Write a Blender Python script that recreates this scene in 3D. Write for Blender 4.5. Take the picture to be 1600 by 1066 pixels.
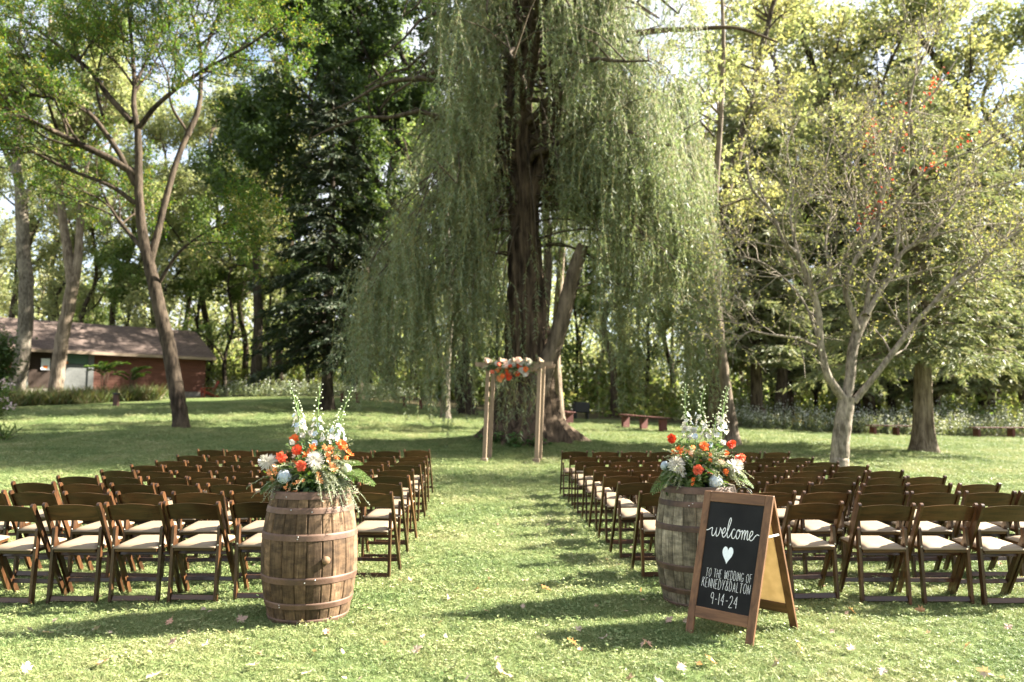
import bpy, math, random
import numpy as np
from mathutils import Vector, Matrix

for _o in list(bpy.data.objects):
    bpy.data.objects.remove(_o)
SC = bpy.context.scene
COL = SC.collection
random.seed(7)
RNG = np.random.default_rng(11)

# ------------------------------------------------------------------ camera
CAM_H, FPX, CX0, CY0, HZ = 1.43, 1200.0, 800.0, 533.0, 647.0
PITCH = math.atan((HZ - CY0) / FPX)
cam_data = bpy.data.cameras.new('camera')
cam_data.sensor_fit = 'HORIZONTAL'
cam_data.sensor_width = 36.0
cam_data.lens = 36.0 * FPX / 1600.0
cam_data.clip_start = 0.05
cam_data.clip_end = 2000.0
cam_data.dof.use_dof = True
cam_data.dof.focus_distance = 5.7
cam_data.dof.aperture_fstop = 1.7
cam = bpy.data.objects.new('camera', cam_data)
COL.objects.link(cam)
cam.location = (0, 0, CAM_H)
cam.rotation_euler = (math.pi / 2 + PITCH, 0, 0)
SC.camera = cam

# ------------------------------------------------------------------ light
SUN_DIR = Vector((1.30, 0.30, 0.95)).normalized()
EL = math.asin(SUN_DIR.z)
AZ = math.atan2(SUN_DIR.x, SUN_DIR.y)
world = bpy.data.worlds.new('World')
SC.world = world
world.use_nodes = True
wn = world.node_tree
for n in list(wn.nodes):
    wn.nodes.remove(n)
w_out = wn.nodes.new('ShaderNodeOutputWorld')
w_bg = wn.nodes.new('ShaderNodeBackground')
w_sky = wn.nodes.new('ShaderNodeTexSky')
w_sky.sky_type = 'NISHITA'
w_sky.sun_disc = False
w_sky.sun_elevation = EL
w_sky.sun_rotation = AZ
w_sky.air_density = 1.0
w_sky.dust_density = 1.2
w_sky.ozone_density = 1.0
w_tc = wn.nodes.new('ShaderNodeTexCoord')
w_map = wn.nodes.new('ShaderNodeMapping')
w_map.inputs['Scale'].default_value = (1, 1, 2.2)
w_noi = wn.nodes.new('ShaderNodeTexNoise')
w_noi.inputs['Scale'].default_value = 2.3
w_noi.inputs['Detail'].default_value = 7.0
w_noi.inputs['Roughness'].default_value = 0.6
w_rmp = wn.nodes.new('ShaderNodeMapRange')
w_rmp.inputs['From Min'].default_value = 0.34
w_rmp.inputs['From Max'].default_value = 0.56
w_rmp.inputs['To Max'].default_value = 0.92
w_mix = wn.nodes.new('ShaderNodeMix')
w_mix.data_type = 'RGBA'
w_mix.inputs['B'].default_value = (3.9, 3.95, 4.1, 1)
wn.links.new(w_tc.outputs['Generated'], w_map.inputs['Vector'])
wn.links.new(w_map.outputs['Vector'], w_noi.inputs['Vector'])
wn.links.new(w_noi.outputs['Fac'], w_rmp.inputs['Value'])
wn.links.new(w_rmp.outputs['Result'], w_mix.inputs['Factor'])
wn.links.new(w_sky.outputs['Color'], w_mix.inputs['A'])
wn.links.new(w_mix.outputs['Result'], w_bg.inputs['Color'])
w_bg.inputs['Strength'].default_value = 0.055
wn.links.new(w_bg.outputs['Background'], w_out.inputs['Surface'])

sun_data = bpy.data.lights.new('sun', 'SUN')
sun_data.energy = 5.0
sun_data.angle = math.radians(0.55)
sun_data.color = (1.0, 0.93, 0.80)
sun = bpy.data.objects.new('sun', sun_data)
COL.objects.link(sun)
sun.location = (20, 5, 30)
sun.rotation_euler = SUN_DIR.to_track_quat('Z', 'Y').to_euler()

SC.view_settings.view_transform = 'Standard'
SC.view_settings.look = 'None'
SC.view_settings.gamma = 1.0
SC.view_settings.use_curve_mapping = False
SC.view_settings.exposure = 2.92
SC.cycles.use_denoising = True
SC.cycles.max_bounces = 8
SC.cycles.diffuse_bounces = 4
SC.cycles.glossy_bounces = 2
SC.cycles.transmission_bounces = 6
SC.cycles.transparent_max_bounces = 6
SC.cycles.caustics_reflective = False
SC.cycles.caustics_refractive = False
SC.cycles.sample_clamp_indirect = 6.0


# ------------------------------------------------------------------ projection helpers (a pixel of the 1600 px photograph -> a place)
def P(px, py, d):
    cx, cy = (px - CX0) / FPX, (CY0 - py) / FPX
    vy = math.cos(PITCH) - cy * math.sin(PITCH)
    vz = math.sin(PITCH) + cy * math.cos(PITCH)
    s = d / vy
    return np.array((cx * s, d, CAM_H + vz * s))


_sx = np.array([-60, -30, -20, -10, -4, 0, 6, 12, 17, 30, 60.])
_sv = np.array([.085, .088, .095, .105, .085, .066, .056, .036, .024, .022, .022])
_gx = np.linspace(-70, 70, 281)
_gv = np.interp(_gx, _sx, _sv)
_k = np.exp(-0.5 * (np.arange(-12, 13) / 5.0) ** 2)
_gv = np.convolve(np.pad(_gv, 12, mode='edge'), _k / _k.sum(), mode='valid')
WX, WY = P(820, 692, 21.5)[:2]


def ground(x, y):
    x = np.asarray(x, float)
    y = np.asarray(y, float)
    t = np.maximum(0, y - 11.0)
    t = t * t / (t + 1.5)
    t = t / (1 + t / 95.0)
    far = np.clip((y - 55) / 60, 0, 1)
    z = np.interp(x, _gx, _gv) * t * (1 - 0.35 * far)
    z = z + 0.22 * np.exp(-((x - WX) ** 2 + (y - WY) ** 2) / 5.0)
    z = z + 0.012 * np.sin(x * 1.3 + 0.7 * y) * np.cos(y * 0.9 - 0.4 * x)
    return z


def G(px, d):
    x = (px - CX0) / FPX * d
    for _ in range(4):
        z = float(ground(x, d))
        x = (px - CX0) / FPX * (d * math.cos(PITCH) + (z - CAM_H) * math.sin(PITCH))
    return np.array((x, d, float(ground(x, d))))


# ------------------------------------------------------------------ scene-tree helpers
def tag(o, label=None, cat=None, group=None, kind=None):
    if label: o['label'] = label
    if cat: o['category'] = cat
    if group: o['group'] = group
    if kind: o['kind'] = kind
    return o


def thing(name, label, cat, loc=(0, 0, 0), rz=0.0, group=None):
    o = bpy.data.objects.new(name, None)
    o.empty_display_size = 0.2
    COL.objects.link(o)
    o.location = tuple(float(v) for v in loc)
    o.rotation_euler = (0, 0, rz)
    return tag(o, label, cat, group)


def link(name, me, parent=None, loc=(0, 0, 0), rot=(0, 0, 0)):
    o = bpy.data.objects.new(name, me)
    COL.objects.link(o)
    if parent is not None:
        o.parent = parent
    o.location = tuple(float(v) for v in loc)
    o.rotation_euler = rot
    return o


def copy_thing(root, loc, rz, label=None, group=None, scale=None):
    r = root.copy()
    COL.objects.link(r)
    r.location = tuple(float(v) for v in loc)
    r.rotation_euler = (0, 0, rz)
    if scale: r.scale = scale
    if label: r['label'] = label
    if group: r['group'] = group
    for ch in list(root.children):
        c = ch.copy()
        COL.objects.link(c)
        c.parent = r
        for g in list(ch.children):
            d = g.copy()
            COL.objects.link(d)
            d.parent = c
    return r


def mesh_np(name, V, F, mat=None, smooth=False):
    """V (n,3); F a list of index arrays (k,3) or (k,4)."""
    V = np.ascontiguousarray(V, dtype=np.float32)
    F = [np.asarray(f, dtype=np.int32) for f in (F if isinstance(F, (list, tuple)) else [F]) if len(f)]
    me = bpy.data.meshes.new(name)
    me.vertices.add(len(V))
    me.vertices.foreach_set('co', V.ravel())
    idx = np.concatenate([f.ravel() for f in F])
    cnt = np.concatenate([np.full(len(f), f.shape[1], np.int32) for f in F])
    me.loops.add(len(idx))
    me.loops.foreach_set('vertex_index', idx)
    me.polygons.add(len(cnt))
    me.polygons.foreach_set('loop_start', np.concatenate([[0], np.cumsum(cnt)[:-1]]).astype(np.int32))
    me.polygons.foreach_set('use_smooth', np.full(len(cnt), smooth, bool))
    me.update(calc_edges=True)
    if mat is not None:
        me.materials.append(mat)
    return me


class MB:
    """Collects simple shapes into ONE mesh."""
    def __init__(self):
        self.V, self.Q, self.T, self.n = [], [], [], 0

    def add(self, V, Q=None, T=None):
        V = np.asarray(V, float)
        self.V.append(V)
        if Q is not None and len(Q): self.Q.append(np.asarray(Q, int) + self.n)
        if T is not None and len(T): self.T.append(np.asarray(T, int) + self.n)
        self.n += len(V)

    def box(self, c, s, M=None, bev=0.0):
        """centre c, full size s, 3x3 rotation M; bev cuts the twelve long edges a little."""
        hx, hy, hz = np.asarray(s, float) / 2
        if bev <= 0:
            V = np.array([(x, y, z) for z in (-hz, hz) for y in (-hy, hy) for x in (-hx, hx)])
            Q = [(0, 2, 3, 1), (4, 5, 7, 6), (0, 1, 5, 4), (2, 6, 7, 3), (0, 4, 6, 2), (1, 3, 7, 5)]
            T = None
        else:
            b = min(bev, hx * .9, hy * .9, hz * .9)
            V = []
            for z in (-1, 1):
                for y in (-1, 1):
                    for x in (-1, 1):
                        V += [(x * hx, y * (hy - b), z * (hz - b)), (x * (hx - b), y * hy, z * (hz - b)), (x * (hx - b), y * (hy - b), z * hz)]
            V = np.array(V)
            i = lambda x, y, z, a: 3 * (x + 2 * y + 4 * z) + a
            Q = [(i(1, 0, 0, 0), i(1, 1, 0, 0), i(1, 1, 1, 0), i(1, 0, 1, 0)), (i(0, 0, 0, 0), i(0, 0, 1, 0), i(0, 1, 1, 0), i(0, 1, 0, 0)),
                 (i(0, 1, 0, 1), i(0, 1, 1, 1), i(1, 1, 1, 1), i(1, 1, 0, 1)), (i(0, 0, 0, 1), i(1, 0, 0, 1), i(1, 0, 1, 1), i(0, 0, 1, 1)),
                 (i(0, 0, 1, 2), i(1, 0, 1, 2), i(1, 1, 1, 2), i(0, 1, 1, 2)), (i(0, 0, 0, 2), i(0, 1, 0, 2), i(1, 1, 0, 2), i(1, 0, 0, 2))]
            for z in (0, 1):
                for y in (0, 1):
                    Q.append((i(0, y, z, 1), i(1, y, z, 1), i(1, y, z, 2), i(0, y, z, 2)))
                for x in (0, 1):
                    Q.append((i(x, 0, z, 0), i(x, 1, z, 0), i(x, 1, z, 2), i(x, 0, z, 2)))
            for y in (0, 1):
                for x in (0, 1):
                    Q.append((i(x, y, 0, 0), i(x, y, 1, 0), i(x, y, 1, 1), i(x, y, 0, 1)))
            T = [(i(x, y, z, 0), i(x, y, z, 1), i(x, y, z, 2)) for x in (0, 1) for y in (0, 1) for z in (0, 1)]
        if M is not None:
            V = V @ np.asarray(M).T
        self.add(V + np.asarray(c, float), Q, T)

    def bar(self, a, b, w, t, side=(1, 0, 0), bev=0.003):
        """a plank from a to b; w along `side`, t across."""
        a, b = np.asarray(a, float), np.asarray(b, float)
        z = b - a
        L = np.linalg.norm(z)
        z = z / L
        x = np.asarray(side, float)
        x = x - z * (x @ z)
        x /= np.linalg.norm(x)
        y = np.cross(z, x)
        self.box((a + b) / 2, (w, t, L), np.array([x, y, z]).T, bev)

    def tube(self, pts, rad, n=8, cap=False):
        V, Q = tube(pts, rad, n)
        self.add(V, Q)
        if cap:
            m = len(pts)
            self.add(np.vstack([V[:n], V[-n:]]), None, [(0, i + 1, i) for i in range(1, n - 1)] + [(n, n + i, n + i + 1) for i in range(1, n - 1)])

    def lathe(self, prof, n=32):
        prof = np.asarray(prof, float)
        a = np.linspace(0, 2 * np.pi, n, endpoint=False)
        V = np.stack([np.outer(prof[:, 0], np.cos(a)), np.outer(prof[:, 0], np.sin(a)), np.repeat(prof[:, 1:2], n, 1)], -1).reshape(-1, 3)
        Q = []
        for j in range(len(prof) - 1):
            for i in range(n):
                k = (i + 1) % n
                Q.append((j * n + i, j * n + k, (j + 1) * n + k, (j + 1) * n + i))
        self.add(V, Q)

    def mesh(self, name, mat=None, smooth=False):
        return mesh_np(name, np.vstack(self.V), [np.vstack(self.Q) if self.Q else [], np.vstack(self.T) if self.T else []], mat, smooth)

    def build(self, name, mat, parent=None, smooth=False, loc=(0, 0, 0), rot=(0, 0, 0)):
        me = self.mesh(name, mat, smooth)
        fix_normals(me)
        return link(name, me, parent, loc, rot)


def fix_normals(me):
    import bmesh
    bm = bmesh.new()
    bm.from_mesh(me)
    bmesh.ops.recalc_face_normals(bm, faces=bm.faces)
    bm.to_mesh(me)
    bm.free()


def tube(pts, rad, n=6):
    pts = np.asarray(pts, float)
    m = len(pts)
    rad = np.broadcast_to(np.asarray(rad, float), (m,))
    t = np.gradient(pts, axis=0)
    t /= np.linalg.norm(t, axis=1, keepdims=True) + 1e-12
    mean = pts[-1] - pts[0]
    ref = np.array((1., 0, 0)) if abs(mean[0]) < 0.75 * np.linalg.norm(mean) else np.array((0, 1., 0))
    u = ref - t * (t @ ref)[:, None]
    u /= np.linalg.norm(u, axis=1, keepdims=True) + 1e-12
    v = np.cross(t, u)
    a = np.linspace(0, 2 * np.pi, n, endpoint=False)
    V = pts[:, None, :] + rad[:, None, None] * (np.cos(a)[None, :, None] * u[:, None, :] + np.sin(a)[None, :, None] * v[:, None, :])
    i = np.arange(n)
    k = (i + 1) % n
    j = np.arange(m - 1)[:, None] * n
    Q = np.stack([j + i, j + k, j + n + k, j + n + i], -1).reshape(-1, 4)
    return V.reshape(-1, 3), Q


def smooth_path(pts, n=24):
    """Catmull-Rom through the rows of pts (any number of columns)."""
    p = np.asarray(pts, float)
    p = np.vstack([2 * p[0] - p[1], p, 2 * p[-1] - p[-2]])
    segs = len(p) - 3
    out = []
    per = max(2, int(round(n / segs)))
    for i in range(segs):
        a, b, c, d = p[i:i + 4]
        t = np.linspace(0, 1, per, endpoint=False)[:, None]
        out.append(0.5 * (2 * b + (c - a) * t + (2 * a - 5 * b + 4 * c - d) * t ** 2 + (3 * b - a - 3 * c + d) * t ** 3))
    out.append(p[-2][None])
    return np.vstack(out)


# ------------------------------------------------------------------ materials
def nodes_of(name):
    m = bpy.data.materials.new(name)
    m.use_nodes = True
    nt = m.node_tree
    return m, nt, nt.nodes['Principled BSDF']


def N(nt, kind, **kw):
    n = nt.nodes.new(kind)
    for k, v in kw.items():
        if k in n.inputs: n.inputs[k].default_value = v
        else: setattr(n, k, v)
    return n


def ramp(nt, stops, interp='LINEAR'):
    r = nt.nodes.new('ShaderNodeValToRGB')
    r.color_ramp.interpolation = interp
    e = r.color_ramp.elements
    while len(e) < len(stops): e.new(0.5)
    for el, (p, c) in zip(e, stops):
        el.position = p
        el.color = (*c, 1)
    return r


def leaf_mat(name, cols, trans=0.35, rough=0.55, spec=0.25, tcol=None):
    m, nt, b = nodes_of(name)
    g = N(nt, 'ShaderNodeNewGeometry')
    st = [((i + .5) / len(cols), c) for i, c in enumerate(cols)]
    r = ramp(nt, st)
    nt.links.new(g.outputs['Random Per Island'], r.inputs['Fac'])
    nt.links.new(r.outputs['Color'], b.inputs['Base Color'])
    b.inputs['Roughness'].default_value = rough
    b.inputs['Specular IOR Level'].default_value = spec
    if trans > 0:
        t = N(nt, 'ShaderNodeBsdfTranslucent')
        mul = N(nt, 'ShaderNodeMix', data_type='RGBA', blend_type='MULTIPLY')
        mul.inputs['Factor'].default_value = 1
        mul.inputs['B'].default_value = (*(tcol or (1.35, 1.3, 0.6)), 1)
        nt.links.new(r.outputs['Color'], mul.inputs['A'])
        nt.links.new(mul.outputs['Result'], t.inputs['Color'])
        mx = N(nt, 'ShaderNodeMixShader')
        mx.inputs['Fac'].default_value = trans
        nt.links.new(b.outputs['BSDF'], mx.inputs[1])
        nt.links.new(t.outputs['BSDF'], mx.inputs[2])
        nt.links.new(mx.outputs['Shader'], nt.nodes['Material Output'].inputs['Surface'])
    return m


def bark_mat(name, c0, c1, scale=9.0, stretch=0.22, bump=0.6, rough=0.9):
    m, nt, b = nodes_of(name)
    tc = N(nt, 'ShaderNodeTexCoord')
    mp = N(nt, 'ShaderNodeMapping')
    mp.inputs['Scale'].default_value = (1, 1, stretch)
    nt.links.new(tc.outputs['Object'], mp.inputs['Vector'])
    n1 = N(nt, 'ShaderNodeTexNoise', Scale=scale, Detail=7.0, Roughness=0.65)
    nt.links.new(mp.outputs['Vector'], n1.inputs['Vector'])
    n2 = N(nt, 'ShaderNodeTexNoise', Scale=1.7, Detail=4.0)
    nt.links.new(tc.outputs['Object'], n2.inputs['Vector'])
    add = N(nt, 'ShaderNodeMath', operation='MULTIPLY_ADD')
    nt.links.new(n2.outputs['Fac'], add.inputs[0])
    add.inputs[1].default_value = 0.5
    nt.links.new(n1.outputs['Fac'], add.inputs[2])
    r = ramp(nt, [(0.60, c0), (0.90, c1)])
    nt.links.new(add.outputs['Value'], r.inputs['Fac'])
    nt.links.new(r.outputs['Color'], b.inputs['Base Color'])
    bp = N(nt, 'ShaderNodeBump', Strength=bump, Distance=0.03)
    nt.links.new(n1.outputs['Fac'], bp.inputs['Height'])
    nt.links.new(bp.outputs['Normal'], b.inputs['Normal'])
    b.inputs['Roughness'].default_value = rough
    b.inputs['Specular IOR Level'].default_value = 0.15
    return m


def wood_mat(name, c0, c1, rough=0.5, scale=(40, 40, 4), spec=0.4, bump=0.15, coat=0.0, per_obj=0.25, detail=5.0):
    """grain runs along the local axis with the smallest scale."""
    m, nt, b = nodes_of(name)
    tc = N(nt, 'ShaderNodeTexCoord')
    oi = N(nt, 'ShaderNodeObjectInfo')
    off = N(nt, 'ShaderNodeVectorMath', operation='MULTIPLY_ADD')
    nt.links.new(oi.outputs['Random'], off.inputs[0])
    off.inputs[1].default_value = (7.3, 3.1, 5.7)
    nt.links.new(tc.outputs['Object'], off.inputs[2])
    mp = N(nt, 'ShaderNodeMapping')
    mp.inputs['Scale'].default_value = scale
    nt.links.new(off.outputs['Vector'], mp.inputs['Vector'])
    n1 = N(nt, 'ShaderNodeTexNoise', Scale=1.0, Detail=detail, Roughness=0.62, Distortion=0.4)
    nt.links.new(mp.outputs['Vector'], n1.inputs['Vector'])
    r = ramp(nt, [(0.32, c0), (0.68, c1)])
    nt.links.new(n1.outputs['Fac'], r.inputs['Fac'])
    hs = N(nt, 'ShaderNodeHueSaturation')
    mr = N(nt, 'ShaderNodeMapRange')
    mr.inputs['To Min'].default_value = 1 - per_obj
    mr.inputs['To Max'].default_value = 1 + per_obj
    nt.links.new(oi.outputs['Random'], mr.inputs['Value'])
    nt.links.new(mr.outputs['Result'], hs.inputs['Value'])
    nt.links.new(r.outputs['Color'], hs.inputs['Color'])
    nt.links.new(hs.outputs['Color'], b.inputs['Base Color'])
    bp = N(nt, 'ShaderNodeBump', Strength=bump, Distance=0.004)
    nt.links.new(n1.outputs['Fac'], bp.inputs['Height'])
    nt.links.new(bp.outputs['Normal'], b.inputs['Normal'])
    b.inputs['Roughness'].default_value = rough
    b.inputs['Specular IOR Level'].default_value = spec
    b.inputs['Coat Weight'].default_value = coat
    return m


def plain_mat(name, c, rough=0.6, spec=0.3, var=0.15, scale=12.0, metal=0.0, bump=0.0):
    m, nt, b = nodes_of(name)
    tc = N(nt, 'ShaderNodeTexCoord')
    n1 = N(nt, 'ShaderNodeTexNoise', Scale=scale, Detail=5.0)
    nt.links.new(tc.outputs['Object'], n1.inputs['Vector'])
    r = ramp(nt, [(0.3, tuple(v * (1 - var) for v in c)), (0.7, tuple(min(1, v * (1 + var)) for v in c))])
    nt.links.new(n1.outputs['Fac'], r.inputs['Fac'])
    nt.links.new(r.outputs['Color'], b.inputs['Base Color'])
    b.inputs['Roughness'].default_value = rough
    b.inputs['Specular IOR Level'].default_value = spec
    b.inputs['Metallic'].default_value = metal
    if bump:
        bp = N(nt, 'ShaderNodeBump', Strength=bump, Distance=0.004)
        nt.links.new(n1.outputs['Fac'], bp.inputs['Height'])
        nt.links.new(bp.outputs['Normal'], b.inputs['Normal'])
    return m


# ------------------------------------------------------------------ foliage helpers
def unit(a):
    return a / (np.linalg.norm(a, axis=-1, keepdims=True) + 1e-12)


def leaves_np(Pt, D, L, W, rng, up=0.5, fold=0.0, tri=False):
    """diamond leaves: base Pt, direction D, length L, width W; face normals lean upward by `up`."""
    n = len(Pt)
    D = unit(D)
    nr = unit(rng.normal(size=(n, 3)) + np.array((0, 0, up)))
    S = unit(np.cross(D, nr))
    L = np.broadcast_to(L, (n,))[:, None]
    W = np.broadcast_to(W, (n,))[:, None]
    if tri:
        V = np.empty((n, 3, 3))
        V[:, 0] = Pt + S * W * 0.5
        V[:, 1] = Pt - S * W * 0.5
        V[:, 2] = Pt + D * L
        return V.reshape(-1, 3), np.arange(3 * n).reshape(n, 3)
    V = np.empty((n, 4, 3))
    V[:, 0] = Pt
    V[:, 1] = Pt + D * L * 0.45 + S * W * 0.5
    V[:, 2] = Pt + D * L
    V[:, 3] = Pt + D * L * 0.45 - S * W * 0.5
    if fold:
        nn = np.cross(S, D)
        V[:, 1] += nn * W * fold
        V[:, 3] += nn * W * fold
    return V.reshape(-1, 3), np.arange(4 * n).reshape(n, 4)


class Tree:
    """Grows branches; keeps tubes and the places where leaves hang."""
    def __init__(self, seed):
        self.rng = np.random.default_rng(seed)
        self.trunk, self.twig = MB(), MB()
        self.lp, self.ld = [], []

    def limb(self, pts, r0, r1, n=8, spec=None, lev=0, t0=0.25, sides_twig=3, start_flare=0.0):
        """a limb through given points; children grow from it by spec."""
        pts = np.asarray(pts, float)
        sp = smooth_path(pts, max(10, 5 * len(pts)))
        m = len(sp)
        t = np.linspace(0, 1, m)
        rad = r0 + (r1 - r0) * t
        if start_flare:
            rad = rad + start_flare * np.exp(-t * 14)
        sp[1:-1] += self.rng.normal(size=(m - 2, 3)) * (r0 * 0.03)
        self.trunk.tube(sp, rad, n)
        if spec:
            self.children(sp, rad, spec, lev, t0)
        return sp, rad

    def children(self, sp, rad, spec, lev, t0):
        k = spec['n'][lev]
        if k <= 0: return
        L0 = np.linalg.norm(np.diff(sp, axis=0), axis=1).sum()
        rng = self.rng
        k = max(1, int(round(k * rng.uniform(0.8, 1.2))))
        for t in np.sort(rng.uniform(t0, 1.0, k)):
            f = t * (len(sp) - 1)
            i = min(int(f), len(sp) - 2)
            p = sp[i] + (sp[i + 1] - sp[i]) * (f - i)
            d = unit(sp[min(i + 1, len(sp) - 1)] - sp[max(i - 1, 0)])
            q = rng.normal(size=3)
            q[2] += spec.get('upb', 0.2)
            q = unit(q - d * (q @ d))
            a = math.radians(rng.uniform(*spec['ang'][lev]))
            nd = d * math.cos(a) + q * math.sin(a)
            L = spec['len'][lev] * rng.uniform(0.65, 1.25) * (1.15 - 0.5 * t)
            self.branch(p, nd, L, min(rad[i] * 0.6, spec['rad'][lev]), lev + 1, spec)

    def branch(self, p, d, L, r, lev, spec):
        rng = self.rng
        m = spec.get('seg', 5)
        j = np.cumsum(rng.normal(size=(m, 3)) * spec.get('wob', 0.16), axis=0)
        tr = np.linspace(0, 1, m)[:, None] * np.array((0, 0, spec.get('trop', 0.1)))
        dirs = unit(np.asarray(d) + j + tr)
        sp = np.vstack([p, p + np.cumsum(dirs * (L / m), axis=0)])
        rad = np.linspace(r, max(r * 0.25, 0.004), m + 1)
        last = lev >= len(spec['n'])
        (self.twig if r < 0.05 else self.trunk).tube(sp, rad, 3 if r < 0.025 else (5 if r < 0.06 else 7))
        if not last:
            self.children(sp, rad, spec, lev, 0.15)
        if lev >= spec['leaf_from']:
            k = rng.poisson(L * spec['dens'])
            if k:
                f = rng.uniform(0.1, 1.02, k) * m
                i = np.minimum(f.astype(int), m - 1)
                q = sp[i] + (sp[i + 1] - sp[i]) * (f - i)[:, None]
                self.lp.append(q + rng.normal(size=(k, 3)) * spec.get('scat', 0.04))
                self.ld.append(dirs[i] * 0.6 + rng.normal(size=(k, 3)) * 0.7 + np.array((0, 0, spec.get('hang', -0.25))))

    def leaf_points(self):
        return np.vstack(self.lp), np.vstack(self.ld)

    def finish(self, root, bark, leaf, L, W, up=0.5, lmin=0.6, keep=None, twigname='twigs', crown='crown', tri=False):
        base = np.array(root.location)
        if self.trunk.n:
            V = np.vstack(self.trunk.V) - base
            o = link('trunk', mesh_np('trunk', V, np.vstack(self.trunk.Q), bark, True), root)
        if self.twig.n:
            V = np.vstack(self.twig.V) - base
            o = link(twigname, mesh_np(twigname, V, np.vstack(self.twig.Q), bark, True), root)
            o['kind'] = 'stuff'
        if self.lp:
            p, d = self.leaf_points()
            if keep is not None:
                s = keep(p)
                p, d = p[s], d[s]
            s = self.rng.uniform(lmin, 1.2, len(p))
            V, Q = leaves_np(p - base, d, L * s, W * s, self.rng, up, 0.12, tri)
            o = link(crown, mesh_np(crown, V, Q, leaf), root)
            o['kind'] = 'stuff'
        return root
# ================================================================== GROUND
def lawn_edge(x):
    return np.interp(x, [-60, -26, -16, -6, 4, 10, 16, 26, 60], [44, 42.0, 47.5, 41, 38, 37.0, 35.0, 34.5, 34])


def dense_axis(lo, hi, a, b, step, growth=1.16):
    core = list(np.arange(a, b + 1e-6, step))
    s, v, up = step, b, []
    while v < hi:
        s *= growth
        v += s
        up.append(min(v, hi))
    s, v, dn = step, a, []
    while v > lo:
        s *= growth
        v -= s
        dn.append(max(v, lo))
    return np.array(dn[::-1] + core + up)


gx = dense_axis(-420, 420, -26, 26, 0.45)
gy = dense_axis(-60, 700, 0, 48, 0.4)
XX, YY = np.meshgrid(gx, gy)
ZZ = ground(XX, YY)
gV = np.stack([XX, YY, ZZ], -1).reshape(-1, 3)
nx, ny = len(gx), len(gy)
ii = (np.arange(ny - 1)[:, None] * nx + np.arange(nx - 1)[None, :]).ravel()
gQ = np.stack([ii, ii + 1, ii + nx + 1, ii + nx], -1)

m_ground, nt, b = nodes_of('lawn_ground')
tc = N(nt, 'ShaderNodeTexCoord')
na = N(nt, 'ShaderNodeTexNoise', Scale=0.55, Detail=5.0, Roughness=0.6)
nb = N(nt, 'ShaderNodeTexNoise', Scale=26.0, Detail=6.0, Roughness=0.7)
nc = N(nt, 'ShaderNodeTexNoise', Scale=4.0, Detail=5.0, Roughness=0.65)
for q in (na, nb, nc):
    nt.links.new(tc.outputs['Object'], q.inputs['Vector'])
ra = ramp(nt, [(0.30, (0.066, 0.104, 0.032)), (0.50, (0.108, 0.140, 0.048)), (0.72, (0.172, 0.184, 0.074))])
ad = N(nt, 'ShaderNodeMath', operation='MULTIPLY_ADD')
nt.links.new(nb.outputs['Fac'], ad.inputs[0]); ad.inputs[1].default_value = 0.55
ad2 = N(nt, 'ShaderNodeMath', operation='MULTIPLY_ADD')
nt.links.new(nc.outputs['Fac'], ad2.inputs[0]); ad2.inputs[1].default_value = 0.45
nt.links.new(na.outputs['Fac'], ad2.inputs[2])
nt.links.new(ad2.outputs['Value'], ad.inputs[2])
sub = N(nt, 'ShaderNodeMath', operation='SUBTRACT')
nt.links.new(ad.outputs['Value'], sub.inputs[0]); sub.inputs[1].default_value = 0.50
nt.links.new(sub.outputs['Value'], ra.inputs['Fac'])
wa = N(nt, 'ShaderNodeAttribute', attribute_name='woods')
rw = ramp(nt, [(0.35, (0.045, 0.038, 0.020)), (0.55, (0.075, 0.062, 0.032)), (0.75, (0.050, 0.065, 0.022))])
nt.links.new(nc.outputs['Fac'], rw.inputs['Fac'])
mg = N(nt, 'ShaderNodeMix', data_type='RGBA')
nt.links.new(wa.outputs['Fac'], mg.inputs['Factor'])
nt.links.new(ra.outputs['Color'], mg.inputs['A'])
nt.links.new(rw.outputs['Color'], mg.inputs['B'])
nt.links.new(mg.outputs['Result'], b.inputs['Base Color'])
b.inputs['Roughness'].default_value = 0.95
b.inputs['Specular IOR Level'].default_value = 0.1
bp = N(nt, 'ShaderNodeBump', Strength=0.9, Distance=0.05)
nt.links.new(ad.outputs['Value'], bp.inputs['Height'])
nt.links.new(bp.outputs['Normal'], b.inputs['Normal'])
g_me = mesh_np('lawn', gV, gQ, m_ground, True)
at = g_me.attributes.new('woods', 'FLOAT', 'POINT')
ed = lawn_edge(gV[:, 0])
at.data.foreach_set('value', np.clip((gV[:, 1] - ed) / 1.6 + 0.5, 0, 1).astype(np.float32))
tag(link('lawn', g_me), kind='structure')

# ------------------------------------------------------------------ grass: tufts scattered by geometry nodes (nobody could count it)
m_grass, nt, b = nodes_of('grass_blades')
g = N(nt, 'ShaderNodeNewGeometry')
tc = N(nt, 'ShaderNodeTexCoord')
oi = N(nt, 'ShaderNodeObjectInfo')
r1 = ramp(nt, [(0.0, (0.060, 0.118, 0.032)), (0.30, (0.132, 0.195, 0.063)), (0.62, (0.235, 0.275, 0.108)), (0.88, (0.325, 0.328, 0.145)), (1.0, (0.42, 0.37, 0.22))])
mixf = N(nt, 'ShaderNodeMath', operation='MULTIPLY_ADD')
nt.links.new(g.outputs['Random Per Island'], mixf.inputs[0]); mixf.inputs[1].default_value = 0.6
m2 = N(nt, 'ShaderNodeMath', operation='MULTIPLY')
nt.links.new(oi.outputs['Random'], m2.inputs[0]); m2.inputs[1].default_value = 0.22
gpz = N(nt, 'ShaderNodeTexNoise', Scale=0.75, Detail=4.0, Roughness=0.6)
nt.links.new(g.outputs['Position'], gpz.inputs['Vector'])
m3 = N(nt, 'ShaderNodeMapRange')
m3.inputs['From Min'].default_value = 0.35; m3.inputs['From Max'].default_value = 0.68; m3.inputs['To Min'].default_value = -0.06; m3.inputs['To Max'].default_value = 0.34
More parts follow.
